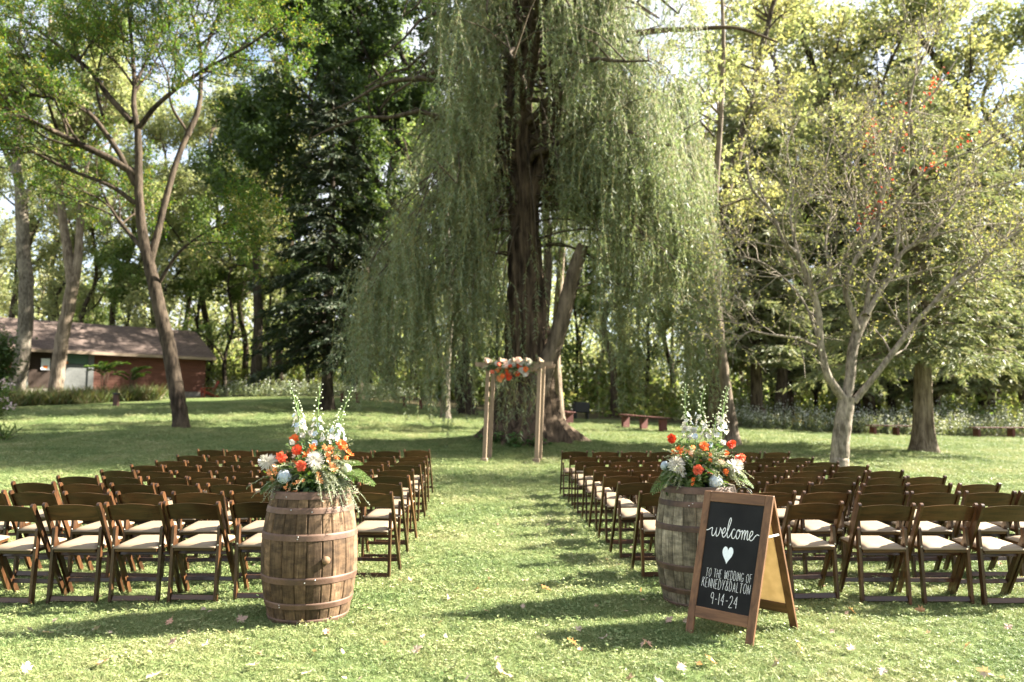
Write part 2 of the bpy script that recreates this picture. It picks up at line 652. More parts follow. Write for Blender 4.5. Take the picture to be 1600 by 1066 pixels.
nt.links.new(gpz.outputs['Fac'], m3.inputs['Value'])
m4 = N(nt, 'ShaderNodeMath', operation='ADD')
nt.links.new(m2.outputs['Value'], m4.inputs[0]); nt.links.new(m3.outputs['Result'], m4.inputs[1])
nt.links.new(m4.outputs['Value'], mixf.inputs[2])
nt.links.new(mixf.outputs['Value'], r1.inputs['Fac'])
nt.links.new(r1.outputs['Color'], b.inputs['Base Color'])
b.inputs['Roughness'].default_value = 0.5
b.inputs['Specular IOR Level'].default_value = 0.35
tr = N(nt, 'ShaderNodeBsdfTranslucent')
nt.links.new(r1.outputs['Color'], tr.inputs['Color'])
mx = N(nt, 'ShaderNodeMixShader'); mx.inputs['Fac'].default_value = 0.3
nt.links.new(b.outputs['BSDF'], mx.inputs[1]); nt.links.new(tr.outputs['BSDF'], mx.inputs[2])
nt.links.new(mx.outputs['Shader'], nt.nodes['Material Output'].inputs['Surface'])


def tuft_mesh(seed, nb, rad, h, w, clover):
    rng = np.random.default_rng(seed)
    V, Q = [], []
    a = rng.uniform(0, 2 * np.pi, nb)
    rr = rad * np.sqrt(rng.uniform(0, 1, nb))
    base = np.stack([rr * np.cos(a), rr * np.sin(a), np.full(nb, -0.008)], -1)
    d = rng.normal(size=(nb, 3)) * np.array((0.62, 0.62, 0.15)) + np.array((0, 0, 0.85))
    d = unit(d)
    L = h * rng.uniform(0.5, 1.25, nb)
    side = unit(np.cross(d, rng.normal(size=(nb, 3)))) * (w * rng.uniform(0.7, 1.3, nb))[:, None] * 0.5
    mid = base + d * (L * 0.55)[:, None]
    lean = rng.normal(size=(nb, 3)) * np.array((0.35, 0.35, 0.0)) + np.array((0, 0, -0.12))
    tip = base + d * L[:, None] + lean * L[:, None]
    V = np.stack([base - side, base + side, mid + side * 0.85, mid - side * 0.85, tip], 1).reshape(-1, 3)
    i = np.arange(nb)[:, None] * 5
    Qs = i + np.array([[0, 1, 2, 3]])
    Ts = i + np.array([[3, 2, 4]])
    nC = clover
    if nC:
        a = rng.uniform(0, 2 * np.pi, nC)
        rr = rad * np.sqrt(rng.uniform(0, 1, nC))
        c = np.stack([rr * np.cos(a), rr * np.sin(a), h * rng.uniform(0.35, 0.85, nC)], -1)
        vs, qs = [], []
        for k in range(3):
            th = a + k * 2.094 + rng.normal(size=nC) * 0.2
            dd = np.stack([np.cos(th), np.sin(th), rng.uniform(-0.1, 0.35, nC)], -1)
            v, q = leaves_np(c, dd, 0.017, 0.015, rng, 3.0)
            qs.append(q + len(V) + sum(len(x) for x in vs))
            vs.append(v)
        V = np.vstack([V] + vs)
        Qs = np.vstack([Qs] + qs)
    return mesh_np('grass_tuft', V, [Qs, Ts], m_grass)


tuft_col = bpy.data.collections.new('grass_tufts')
for s in range(6):
    tuft_col.objects.link(bpy.data.objects.new('grass_tuft', tuft_mesh(40 + s, 50, 0.058, 0.050, 0.0036, 4 if s % 3 == 0 else 0)))


def scatter_pts():
    rng = np.random.default_rng(5)
    out, sc = [], []
    for (y0, y1, dens, s0) in ((2.9, 6.0, 520, 0.9), (6.0, 9.0, 330, 1.05), (9.0, 14.0, 190, 1.3), (14.0, 24.0, 95, 1.6), (24.0, 36.0, 34, 2.1)):
        hw = y1 * 0.70 + 2.6
        n = int((y1 - y0) * 2 * hw * dens)
        x = rng.uniform(-hw, hw, n)
        y = rng.uniform(y0, y1, n)
        k = (np.abs(x) < y * 0.70 + 2.6) & (y < lawn_edge(x) - 0.3)
        x, y = x[k], y[k]
        out.append(np.stack([x, y, ground(x, y)], -1))
        f = 0.5 + 0.5 * np.sin(x * 0.9 + 1.3 * np.sin(y * 0.7)) * np.sin(y * 0.8 + 0.9 * np.sin(x * 0.6))
        f2 = 0.5 + 0.5 * np.sin(x * 4.1 + 2.0 * np.sin(y * 3.3)) * np.sin(y * 3.7 + 1.7 * np.sin(x * 2.9))
        sc.append(s0 * rng.uniform(0.6, 1.25, len(x)) * (0.7 + 0.35 * f + 0.35 * f2 ** 2))
    return np.vstack(out), np.concatenate(sc)


gp, gs = scatter_pts()
gm = bpy.data.meshes.new('grass')
gm.vertices.add(len(gp))
gm.vertices.foreach_set('co', gp.astype(np.float32).ravel())
gm.materials.append(m_grass)
a_ = gm.attributes.new('tuft_scale', 'FLOAT', 'POINT')
a_.data.foreach_set('value', gs.astype(np.float32))
a_ = gm.attributes.new('tuft_turn', 'FLOAT_VECTOR', 'POINT')
rt = np.zeros((len(gp), 3), np.float32)
rt[:, 2] = np.random.default_rng(3).uniform(0, 6.283, len(gp))
rt[:, :2] = np.random.default_rng(4).normal(size=(len(gp), 2)) * 0.12
a_.data.foreach_set('vector', rt.ravel())
gm.update()
grass = link('grass', gm)
tag(grass, 'short mown grass and clover covering the lawn', 'grass', kind='stuff')
ng = bpy.data.node_groups.new('grass_scatter', 'GeometryNodeTree')
ng.interface.new_socket('Geometry', in_out='INPUT', socket_type='NodeSocketGeometry')
ng.interface.new_socket('Geometry', in_out='OUTPUT', socket_type='NodeSocketGeometry')
gi, go = ng.nodes.new('NodeGroupInput'), ng.nodes.new('NodeGroupOutput')
ci = ng.nodes.new('GeometryNodeCollectionInfo')
ci.inputs['Collection'].default_value = tuft_col
ci.inputs['Separate Children'].default_value = True
ip = ng.nodes.new('GeometryNodeInstanceOnPoints')
ip.inputs['Pick Instance'].default_value = True
ns = ng.nodes.new('GeometryNodeInputNamedAttribute'); ns.data_type = 'FLOAT'; ns.inputs['Name'].default_value = 'tuft_scale'
nr_ = ng.nodes.new('GeometryNodeInputNamedAttribute'); nr_.data_type = 'FLOAT_VECTOR'; nr_.inputs['Name'].default_value = 'tuft_turn'
er = ng.nodes.new('FunctionNodeEulerToRotation')
ng.links.new(gi.outputs[0], ip.inputs['Points'])
ng.links.new(ci.outputs[0], ip.inputs['Instance'])
ng.links.new(nr_.outputs[0], er.inputs[0])
ng.links.new(er.outputs[0], ip.inputs['Rotation'])
ng.links.new(ns.outputs[0], ip.inputs['Scale'])
ng.links.new(ip.outputs[0], go.inputs[0])
md = grass.modifiers.new('scatter', 'NODES')
md.node_group = ng

# ================================================================== SHED
m_siding = wood_mat('shed_siding', (0.085, 0.030, 0.017), (0.155, 0.058, 0.034), rough=0.75, scale=(2, 2, 30), per_obj=0.12)
m_shingle, nt, b = nodes_of('roof_shingles')
tc = N(nt, 'ShaderNodeTexCoord')
bk = N(nt, 'ShaderNodeTexBrick', Scale=1.0)
bk.inputs['Color1'].default_value = (0.095, 0.066, 0.054, 1)
bk.inputs['Color2'].default_value = (0.150, 0.108, 0.090, 1)
bk.inputs['Mortar'].default_value = (0.05, 0.036, 0.03, 1)
bk.inputs['Mortar Size'].default_value = 0.012
bk.inputs['Brick Width'].default_value = 0.32
bk.inputs['Row Height'].default_value = 0.16
nt.links.new(tc.outputs['UV'], bk.inputs['Vector'])
nt.links.new(tc.outputs['Object'], bk.inputs['Vector'])
nt.links.new(bk.outputs['Color'], b.inputs['Base Color'])
b.inputs['Roughness'].default_value = 0.95
m_trim = plain_mat('pale_trim', (0.13, 0.135, 0.13), 0.7)
m_fascia = wood_mat('fascia_wood', (0.20, 0.145, 0.10), (0.28, 0.215, 0.155), 0.7, (3, 30, 30))
m_dark = plain_mat('doorway_shade', (0.035, 0.022, 0.016), 0.8)  # near-black brown stands for the unlit inside of the doorway
m_conc = plain_mat('concrete', (0.22, 0.20, 0.17), 0.9, 0.2, 0.2, 6)
m_paper = plain_mat('white_paper', (0.75, 0.77, 0.80), 0.6, 0.3, 0.03)
m_orange = plain_mat('orange_paint', (0.65, 0.17, 0.03), 0.6)
m_glass, nt, b = nodes_of('window_glass')
b.inputs['Base Color'].default_value = (0.10, 0.16, 0.12, 1)  # reflected greenery is put into the base colour
b.inputs['Roughness'].default_value = 0.06
b.inputs['Specular IOR Level'].default_value = 0.9

sc_ = G(319, 48.0)
su = np.array((-0.727, -0.686, 0.0))           # along the front wall, to the left
sn = np.array((-0.686, 0.727, 0.0))            # into the building
shed = thing('garden_shed', 'long low red brown wooden shed with pinkish shingle roof at the lawn edge', 'shed', sc_)
# local frame: x along wall (to the left), y into the building
shed.rotation_euler = (0, 0, math.atan2(su[1], su[0]))
# with x = su, local y = (-su.y, su.x) rotated +90: points toward the camera, so depth uses -y
LEN, DEP, WH = 15.0, 6.0, 2.62
mb = MB()
openings = [(9.62, 8.42), (7.6, 6.3)]
mb.box((LEN / 2, -DEP / 2, WH / 2 + 0.15), (LEN - 0.12, DEP - 0.12, WH - 0.3))
mb.build('wall_core', m_dark, shed)
mb = MB()
mb.box((LEN / 2, -DEP / 2, 0.0), (LEN + 0.04, DEP + 0.04, 0.62), None)
mb.build('foundation', m_conc, shed)
bh = 0.155
k = 0
brd = None
# lapped siding boards, one object per board (shared mesh), broken at the doorway
z = 0.31
rows = []
while z < WH - 0.02:
    rows.append(z)
    z += bh


def lap(L):
    q = MB()
    V = [(0, 0.045, 0), (L, 0.045, 0), (L, 0.014, bh + 0.012), (0, 0.014, bh + 0.012), (0, 0.0, 0), (L, 0.0, 0), (L, 0.0, bh + 0.012), (0, 0.0, bh + 0.012)]
    q.add(V, [(0, 1, 2, 3), (4, 7, 6, 5), (0, 4, 5, 1), (3, 2, 6, 7), (0, 3, 7, 4), (1, 5, 6, 2)])
    me = q.mesh('board', m_siding)
    fix_normals(me)
    return me


lapA, lapB, lapC = lap(6.38), lap(5.2), lap(DEP)
for z in rows:
    link('board', lapA, shed, (0, 0.0, z))
    link('board', lapB, shed, (9.8, 0.0, z))
    o = link('board', lapC, shed, (0.0, -DEP, z), (0, 0, math.pi / 2))
# doorway between 6.4 and 9.8 along the wall: posts, wall core coloured dark for the shade inside, notices, a window
for x in (6.5, 8.05, 9.7):
    mb = MB(); mb.box((x, 0.05, WH / 2 + 0.1), (0.30 if x != 8.05 else 0.22, 0.12, WH - 0.2), None, 0.01)
    mb.build('post', m_trim, shed)
mb = MB(); mb.box((7.28, 0.03, 0.95), (1.3, 0.05, 1.5), None, 0.01); panel = mb.build('panel', m_trim, shed)
mb = MB(); mb.box((7.28, 0.02, 2.1), (1.3, 0.03, 0.75)); mb.build('window', m_glass, shed)
mb = MB(); mb.box((8.75, 0.02, 1.65), (0.42, 0.02, 0.62)); nt_ = mb.build('notice', m_paper, shed)
mb = MB(); mb.box((0, 0.014, 0), (0.22, 0.008, 0.16)); mb.build('picture', m_orange, nt_, loc=(8.75, 0.02, 1.5))
for x, z in ((9.7, 1.75), (7.75, 1.78), (9.72, 0.75)):
    mb = MB(); mb.box((x, 0.118, z), (0.16, 0.012, 0.13)); mb.build('orange_notice', m_orange, shed)
# roof: two slopes of overlapping courses
rise, ov = 1.95, 0.55
for side in (0, 1):
    mb = MB()
    run = DEP / 2 + ov
    slope = math.hypot(run, rise)
    nc_ = 22
    for i in range(nc_):
        t0, t1 = i / nc_, (i + 1.25) / nc_
        t1 = min(t1, 1.0)
        y0, z0 = ov - t0 * run, WH - 0.22 + t0 * rise
        y1, z1 = ov - t1 * run, WH - 0.22 + t1 * rise
        if side:
            y0, y1 = -DEP - y0, -DEP - y1
        z0 += 0.055
        z1 += 0.030
        a0, a1 = -0.45, LEN + 0.4
        mb.add([(a0, y0, z0), (a1, y0, z0), (a1, y1, z1), (a0, y1, z1), (a0, y0, z0 - 0.05), (a1, y0, z0 - 0.05)],
               [(0, 1, 2, 3), (4, 5, 1, 0)])
    mb.build('roof_slope' if side else 'roof', m_shingle, shed)
mb = MB()
mb.box((LEN / 2 - 0.02, ov + 0.02, WH - 0.27), (LEN + 0.86, 0.045, 0.17), None, 0.004)
mb.build('fascia', m_fascia, shed)
mb = MB()
for s in (1, -1):
    a = np.array((-0.46, -DEP / 2 + s * (DEP / 2 + ov), WH - 0.30))
    c = np.array((-0.46, -DEP / 2, WH - 0.30 + rise))
    mb.bar(a, c, 0.16, 0.03, (0, 0, 1), 0.0)
mb.build('bargeboard', m_fascia, shed)
mb = MB()
mb.add([(0.02, 0, WH - 0.3), (0.02, -DEP, WH - 0.3), (0.02, -DEP / 2, WH + rise - 0.35)], None, [(0, 1, 2)])
mb.build('gable', m_siding, shed)
mb = MB()
mb.add([(-.4, .5, WH - .2), (LEN + .35, .5, WH - .2), (LEN + .35, 0.02, WH - .2), (-.4, .02, WH - .2)], [(0, 1, 2, 3)])
mb.build('soffit', m_fascia, shed)

# ================================================================== BENCHES, BOLLARD
m_red = wood_mat('red_painted_wood', (0.055, 0.013, 0.009), (0.105, 0.024, 0.016), 0.6, (4, 30, 30))


def bench(label, pa, da, pb, db, hgt=0.45):
    a, c = G(pa, da), G(pb, db)
    L = np.linalg.norm((c - a)[:2])
    mid = (a + c) / 2
    o = thing('plank_bench', label, 'bench', (mid[0], mid[1], float(ground(mid[0], mid[1]))), math.atan2(c[1] - a[1], c[0] - a[0]), 'red plank benches round the clearing')
    sl = (c[2] - a[2]) / L
    for s in (-0.11, 0.11):
        q = MB(); q.bar((-L / 2, s, hgt - sl * L / 2), (L / 2, s, hgt + sl * L / 2), 0.2, 0.05, (0, 1, 0), 0.006)
        q.build('plank', m_red, o)
    for x in ((-L / 2 + .2, 0, L / 2 - .2) if L > 2.2 else (-L / 2 + .2, L / 2 - .2)):
        q = MB(); q.box((x, 0, hgt / 2 - 0.03 + sl * x - .06), (0.12, 0.34, hgt + 0.08), None, 0.008)
        q.build('leg', m_red, o)
    return o


bench('red plank bench in front of the white asters, right of the crab apple trunk', 1358, 33.5, 1442, 34.0)
bench('red plank bench at the right edge of the picture before the asters', 1520, 33.0, 1640, 33.5)
bench('red plank bench in the shade between willow and leaning pale trunk', 972, 30.5, 1042, 28.5, 0.5)
bench('short red plank bench just behind the willow trunk, on its right', 862, 33, 893, 31.5, 0.5)
bench('red plank bench under the willow curtain on its left', 626, 37.5, 664, 37.5, 0.5)
bench('red plank bench beside the spruce trunk in the shade', 528, 39, 565, 39, 0.5)
bench('low brown bench against the shed wall', 226, 44.6, 253, 45.4, 0.5)

# red garden chair by the shed corner, and one far off among the woods on the right
m_redchair = plain_mat('red_chair_paint', (0.20, 0.032, 0.018), 0.5)


def garden_chair(label, px, d, rz):
    o = thing('garden_chair', label, 'chair', G(px, d), rz)
    for i in range(5):
        q = MB(); q.bar((-0.24 + i * 0.12, -0.25, 0.32), (-0.26 + i * 0.13, -0.55, 1.02 - 0.03 * abs(i - 2)), 0.10, 0.022, (1, 0, 0)); q.build('back_slat', m_redchair, o)
    q = MB(); q.bar((0, 0.3, 0.38), (0, -0.3, 0.28), 0.56, 0.03, (1, 0, 0)); q.build('seat', m_redchair, o)
    for s in (-1, 1):
        q = MB(); q.box((s * 0.33, 0.0, 0.55), (0.12, 0.75, 0.025), None, 0.004); q.build('armrest', m_redchair, o)
        q = MB(); q.box((s * 0.31, 0.3, 0.27), (0.03, 0.1, 0.54), None, 0.004); q.build('leg', m_redchair, o)
        q = MB(); q.bar((s * 0.29, 0.28, 0.34), (s * 0.29, -0.6, 0.0), 0.03, 0.1, (1, 0, 0)); q.build('leg', m_redchair, o)
    return o


garden_chair('red slatted garden chair on the grass beside the shed corner', 325, 46.5, 2.2)
garden_chair('red slatted garden chair deep in the woods above the aster bed', 1186, 39.0, 2.8)

m_boll = plain_mat('dark_bollard', (0.07, 0.035, 0.028), 0.6)
m_cap = plain_mat('black_cap', (0.02, 0.02, 0.022), 0.4)
o = thing('path_bollard', 'short dark square bollard standing alone on the left lawn', 'bollard', G(181, 34.0))
q = MB(); q.box((0, 0, 0.27), (0.2, 0.2, 0.56), None, 0.015); q.build('post', m_boll, o)
q = MB(); q.box((0, 0, 0.59), (0.25, 0.25, 0.08), None, 0.02); q.build('cap', m_cap, o)
o = thing('fire_grill', 'dark metal box grill at the woods edge right of the willow', 'grill', G(908, 37.5), 0.2)
q = MB(); q.box((0, 0, 0.55), (0.75, 0.5, 0.5), None, 0.03); q.build('firebox', m_cap, o)
for s in (-1, 1):
    q = MB(); q.box((s * 0.3, 0, 0.14), (0.06, 0.4, 0.34), None, 0.0); q.build('leg', m_cap, o)
# ================================================================== TREES
BK_BROWN = bark_mat('brown_bark', (0.026, 0.019, 0.013), (0.115, 0.088, 0.062), 11, 0.2, 1.0)
BK_GREY = bark_mat('grey_bark', (0.060, 0.050, 0.038), (0.22, 0.19, 0.15), 14, 0.3, 0.9)
BK_PALE = bark_mat('pale_bark', (0.075, 0.055, 0.038), (0.245, 0.195, 0.145), 16, 0.12, 1.0)
BK_DARK = bark_mat('dark_bark', (0.016, 0.012, 0.009), (0.055, 0.043, 0.031), 12, 0.2, 0.7)
BK_WILLOW = bark_mat('willow_bark', (0.022, 0.015, 0.010), (0.125, 0.090, 0.060), 9, 0.13, 1.0)

LF_WILLOW = leaf_mat('willow_leaves', [(.095, .140, .075), (.145, .192, .108), (.20, .24, .15), (.29, .315, .225), (.165, .21, .108)], 0.42, 0.5, 0.4, (1.2, 1.25, 0.7))
LF_LOCUST = leaf_mat('locust_leaves', [(.045, .10, .018), (.065, .135, .022), (.10, .17, .03), (.085, .15, .03), (.22, .20, .04)], 0.45)
LF_MAPLE = leaf_mat('maple_leaves', [(.040, .072, .022), (.055, .092, .028), (.080, .118, .038), (.045, .075, .022)], 0.35, 0.5, 0.3)
LF_CRAB = leaf_mat('crab_leaves', [(.18, .20, .07), (.24, .25, .09), (.30, .29, .12), (.16, .185, .07), (.33, .28, .11)], 0.45, tcol=(1.2, 1.2, .75))
LF_RED = leaf_mat('red_leaves', [(.42, .05, .025), (.55, .09, .03), (.36, .04, .03)], 0.4, tcol=(1.2, .8, .6))
LF_SPRUCE = leaf_mat('spruce_needles', [(.016, .028, .013), (.022, .038, .016), (.030, .045, .019), (.045, .050, .024)], 0.12, 0.6)
LF_CEDAR = leaf_mat('cedar_sprays', [(.14, .165, .08), (.18, .20, .10), (.22, .225, .125), (.25, .225, .135), (.13, .155, .075)], 0.32, 0.6, tcol=(1.1, 1.15, .8))
LF_YEL = leaf_mat('backlit_yellow_leaves', [(.20, .235, .105), (.26, .285, .135), (.32, .325, .165), (.235, .27, .12), (.34, .32, .16)], 0.55, tcol=(1.12, 1.16, .85))  # yellow-green, paler and yellower to stand in for sun shining through
LF_GRN = leaf_mat('green_leaves', [(.075, .125, .040), (.105, .165, .052), (.145, .205, .07), (.20, .24, .09)], 0.5, tcol=(1.3, 1.3, .65))
LF_OLIVE = leaf_mat('olive_leaves', [(.17, .19, .09), (.215, .23, .11), (.26, .265, .135), (.31, .295, .15)], 0.5, tcol=(1.25, 1.2, .75))


def path(pts, d, dd=None):
    """pixel polyline at distance d (dd: extra distance growing along it)."""
    n = len(pts)
    dd = dd if dd is not None else 0.0
    return np.array([P(x, y, d + dd * i / max(1, n - 1)) for i, (x, y) in enumerate(pts)])


# ------------------------------------------------------------------ 1. the great weeping willow
def willow():
    base = np.array((WX, WY, float(ground(WX, WY)) - 0.12))
    root = thing('willow_tree', 'great weeping willow with furrowed trunk and long hanging curtains behind the arbor', 'tree', base)
    rng = np.random.default_rng(21)
    T = MB()
    D = 21.5
    # main trunk: px centre line, px half width
    cl = [(820, 700, 66), (820, 672, 55), (822, 640, 47), (824, 600, 43), (824, 556, 43), (823, 500, 38), (822, 440, 32), (819, 370, 27),
          (817, 300, 24), (816, 240, 20), (816, 190, 17), (822, 140, 14), (826, 100, 12), (818, 60, 11), (808, 10, 10), (800, -60, 9), (806, -140, 7)]
    c = np.array([np.append(P(x, y, D), w * (.80 if y < 560 else .9 if y < 620 else 1.0) * D / FPX) for x, y, w in cl])
    sp = smooth_path(c, 170)
    m, n = len(sp), 84
    a = np.linspace(0, 2 * np.pi, n, endpoint=False)
    ph = sp[:, 2] * 0.55
    V = np.empty((m, n, 3))
    kx = rng.uniform(0, 6.28, 8)
    for i in range(m):
        r, z = sp[i, 3], sp[i, 2]
        ridge = np.zeros(n)
        for q, (f, am) in enumerate(((5, .11), (9, .08), (14, .085), (21, .085), (29, .06))):
            w = np.sin(f * a + kx[q] + 0.9 * math.sin(z * (0.8 + 0.25 * q) + q) + z * 0.9)
            ridge += am * (1 - np.abs(w) * 1.6)
        flare = max(0, 1.1 - (z - base[2])) ** 2 * 0.30
        lob = flare * (0.5 + 0.9 * np.maximum(0, np.sin(3.0 * a + 0.8)) + 0.4 * np.maximum(0, np.sin(5 * a + 2)))
        rr = r * (1 + ridge) + lob + rng.normal(size=n) * 0.006
        V[i, :, 0] = sp[i, 0] + rr * np.cos(a)
        V[i, :, 1] = sp[i, 1] + rr * np.sin(a)
        V[i, :, 2] = z
    ii = np.arange(n); kk = (ii + 1) % n; j = np.arange(m - 1)[:, None] * n
    T.add(V.reshape(-1, 3), np.stack([j + ii, j + kk, j + n + kk, j + n + ii], -1).reshape(-1, 4))
    # second leader to the right, hidden part by the strands
    for pts, r0, r1, dd in (([(826, 330), (842, 270), (858, 215), (872, 160), (900, 100), (930, 40), (950, -40)], .24, .10, -.6),
                            ([(816, 210), (800, 150), (808, 90), (790, 30), (770, -60)], .2, .09, .8),
                            ([(900, 100), (960, 60), (1030, 48), (1080, 46), (1150, 44), (1215, 66)], .12, .03, -.8),
                            ([(820, 250), (770, 240), (720, 262), (690, 290), (672, 330)], .16, .05, -1.5)):
        q = smooth_path(path(pts, D, dd), 26)
        T.tube(q, np.linspace(r0, r1, len(q)), 10)
    o = link('trunk', mesh_np('trunk', np.vstack(T.V) - base, np.vstack(T.Q), BK_WILLOW, True), root)
    # the dead broken limb leaning right, cut off at the top
    S = MB()
    q = smooth_path(path([(828, 650), (848, 585), (866, 540), (880, 495), (893, 440), (905, 400), (911, 383)], D - 0.5, -0.35), 40)
    V, Q = tube(q, np.interp(np.linspace(0, 1, len(q)), [0, .3, .7, 1], [.32, .23, .20, .145]), 22)
    V += rng.normal(size=V.shape) * 0.012
    S.add(V, Q)
    S.add(V[-22:], None, [(0, i, i + 1) for i in range(1, 21)])
    S.tube(smooth_path(path([(893, 455), (910, 448), (940, 440), (985, 448)], D - 0.8, -.4), 14), 0.03, 5)
    link('broken_limb', mesh_np('broken_limb', np.vstack(S.V) - base, [np.vstack(S.Q), np.vstack(S.T)], bark_mat('dead_limb_bark', (.055, .042, .031), (.18, .14, .10), 10, .12, 1.0), True), root)
    # limbs that carry the curtains
    B = MB()
    anchors = []
    nl = 62
    for i in range(nl):
        az = i * 2.39996 + rng.uniform(-.3, .3)
        zc = rng.uniform(5.5, 15.5) if i % 2 else rng.uniform(8, 15.5)
        L = rng.uniform(3.2, 5.6) * (1.0 if zc < 12 else 0.85)
        x0 = np.interp(zc, sp[:, 2], sp[:, 0])
        y0 = np.interp(zc, sp[:, 2], sp[:, 1])
        s = np.linspace(0, 1, 10)
        up = rng.uniform(0.8, 2.0)
        pts = np.stack([x0 + np.cos(az) * L * s, y0 + np.sin(az) * L * s * 0.9, zc + up * np.sin(s * 2.5) - 0.8 * s * s], -1)
        pts[1:] += np.cumsum(rng.normal(size=(9, 3)) * 0.10, axis=0)
        B.tube(pts, np.linspace(.12, .02, 10), 6)
        for t in np.linspace(0.25, 1.0, 7):
            k = min(int(t * 9), 8)
            p = pts[k] + (pts[k + 1] - pts[k]) * (t * 9 - k)
            # sub branch
            e = p + np.array((rng.normal() * .75, rng.normal() * .75, rng.uniform(-.1, .7)))
            B.tube(np.array([p, (p + e) / 2 + (0, 0, .18), e]), np.array([.025, .016, .008]), 4)
            anchors.append(e)
            if rng.uniform() < 0.6: anchors.append(p)
    # wanted extra bunches (px, py of the top, distance, length in metres)
    extra = [(683, 528, 19.2, 2.2), (672, 545, 19.3, 1.6), (745, 110, 19.5, 3.3), (742, 170, 19.5, 2.2), (838, 385, 20.2, 3.1), (852, 300, 20.2, 3.6),
             (862, 120, 20.0, 2.8), (700, 292, 19.6, 2.6), (722, 300, 19.6, 3.2), (680, 300, 19.8, 3.0), (655, 330, 20.2, 3.4), (735, 330, 19.7, 3.6),
             (750, 380, 19.8, 3.2), (770, 420, 20.1, 2.6), (620, 400, 21.0, 3.8), (590, 440, 21.5, 3.4), (600, 380, 22.0, 4.0), (640, 420, 20.5, 3.4),
             (575, 470, 22.0, 2.8), (560, 500, 22.5, 2.2), (795, 590, 18.6, 1.35), (812, 585, 18.7, 1.2), (700, 420, 20.3, 3.4), (785, 470, 20.2, 2.0), (968, 500, 19.9, 1.6),
             (720, 400, 20.6, 4.2), (660, 450, 21.6, 3.6), (1075, 430, 20.5, 3.4), (1095, 400, 21.0, 4.2), (1050, 400, 20.4, 3.8), (1020, 380, 20.3, 4.0), (985, 360, 20.3, 4.2),
             (955, 340, 20.2, 3.3), (955, 420, 20.6, 2.4), (1110, 450, 21.2, 3.2), (1060, 500, 20.6, 2.6), (965, 460, 20.3, 2.8), (1000, 480, 20.3, 2.6), (1085, 520, 20.4, 2.2)]
    for _ in range(58):
        px = rng.uniform(562, 775); top = rng.uniform(270, 520) + max(0, 640 - px) * 1.5; bot = max(top + 50, rng.uniform(470, 640))
        d = rng.uniform(18.8, 23.5)
        extra.append((px, top, d, max(.8, (bot - top) * d / FPX)))
    for _ in range(72):
        px = rng.uniform(872, 1118); top = rng.uniform(120, 440) + max(0, px - 1060) * 1.0; bot = max(top + 60, rng.uniform(330, 570))
        if px < 935 and bot > 400: continue
        d = rng.uniform(18.8, 23.5)
        extra.append((px, top, d, min(5.5, (bot - top) * d / FPX)))
    for _ in range(34):
        px = rng.choice((rng.uniform(690, 770), rng.uniform(880, 1060))); top = rng.uniform(-60, 160)
        extra.append((px, top, rng.uniform(18.6, 20.5), rng.uniform(2.0, 4.2)))
    for x, y, d, L in extra:
        e = P(x, y, d)
        if e[2] < 4.2: continue
        z0 = e[2] + rng.uniform(1.2, 4.0)
        s0 = np.array((np.interp(z0, sp[:, 2], sp[:, 0]), np.interp(z0, sp[:, 2], sp[:, 1]), z0))
        B.tube(smooth_path([s0, (s0 * .6 + e * .4) + (0, 0, .7), (s0 * .15 + e * .85) + (0, 0, .6), e], 9), np.linspace(.034, .008, 10), 4)
    kx2 = rng.uniform(0, 6.28, 4)
    bunches = [(a_, None) for a_ in anchors] + [(P(x, y, d), L) for x, y, d, L in extra]
    Pl, Dl, Wv = [], [], []
    C = MB()
    for an, L in bunches:
        if L is None:
            px = CX0 + FPX * (an[0]) / an[1]
            front = an[1] < WY + 0.3
            if front and 768 < px < 874 and an[2] < 15.5 and rng.uniform() < .95: continue
            py = CY0 - FPX * math.tan(math.atan2(an[2] - CAM_H, an[1]) - PITCH)
            if px < np.interp(py, [-100, 0, 200, 300, 400, 500], [715, 700, 665, 610, 585, 565]) + rng.normal() * 12: continue
            if px > 1105: continue
            if math.sin(px * .041 + kx2[0] + py * .008) + math.sin(px * .087 + kx2[1] - py * .013) + math.sin(py * .02 + kx2[2]) < -.75: continue
            L = rng.uniform(1.1, 3.6)
            if front and 846 < px < 938: L = min(L, an[2] - 6.3)
            if L < .5: continue
            zmin = rng.uniform(1.6, 3.4) + (1.4 if px > 880 else 0)
            L = min(L, an[2] - zmin)
            if L < .9: continue
            ns = rng.integers(13, 21)
            sx = .17
        else:
            ns, sx = 13, .17
        for _ in range(ns):
            l = L * rng.uniform(.5, 1.08)
            m = 6
            st = an + rng.normal(size=3) * np.array((sx, sx, .22))
            if st[1] < WY + .2 and 788 < CX0 + FPX * st[0] / st[1] < 858 and st[2] > 4.5 and rng.uniform() < .74: continue
            out = rng.normal(size=2) * .17
            s = np.linspace(0, 1, m)
            pts = np.stack([st[0] + out[0] * np.sqrt(s) * 1.6 + .08 * np.sin(s * 5 + rng.uniform(0, 6)), st[1] + out[1] * np.sqrt(s) * 1.6 + .05 * np.sin(s * 4 + rng.uniform(0, 6)), st[2] + .12 * np.sin(s * 3.14) * (s < .4) - l * s], -1)
            C.tube(pts, np.linspace(.007, .003, m), 3)
            k = max(1, int(l * 25))
            f = rng.uniform(0.03, 1, k) * (m - 1)
            i = np.minimum(f.astype(int), m - 2)
            p = pts[i] + (pts[i + 1] - pts[i]) * (f - i)[:, None]
            th = rng.uniform(0, 6.28, k)
            Pl.append(p)
            Dl.append(np.stack([np.cos(th) * .75, np.sin(th) * .75, -rng.uniform(.25, 1.2, k)], -1))
    p, d = np.vstack(Pl), np.vstack(Dl)
    o = link('branches', mesh_np('branches', np.vstack(B.V) - base, np.vstack(B.Q), BK_BROWN, True), root); o['kind'] = 'stuff'
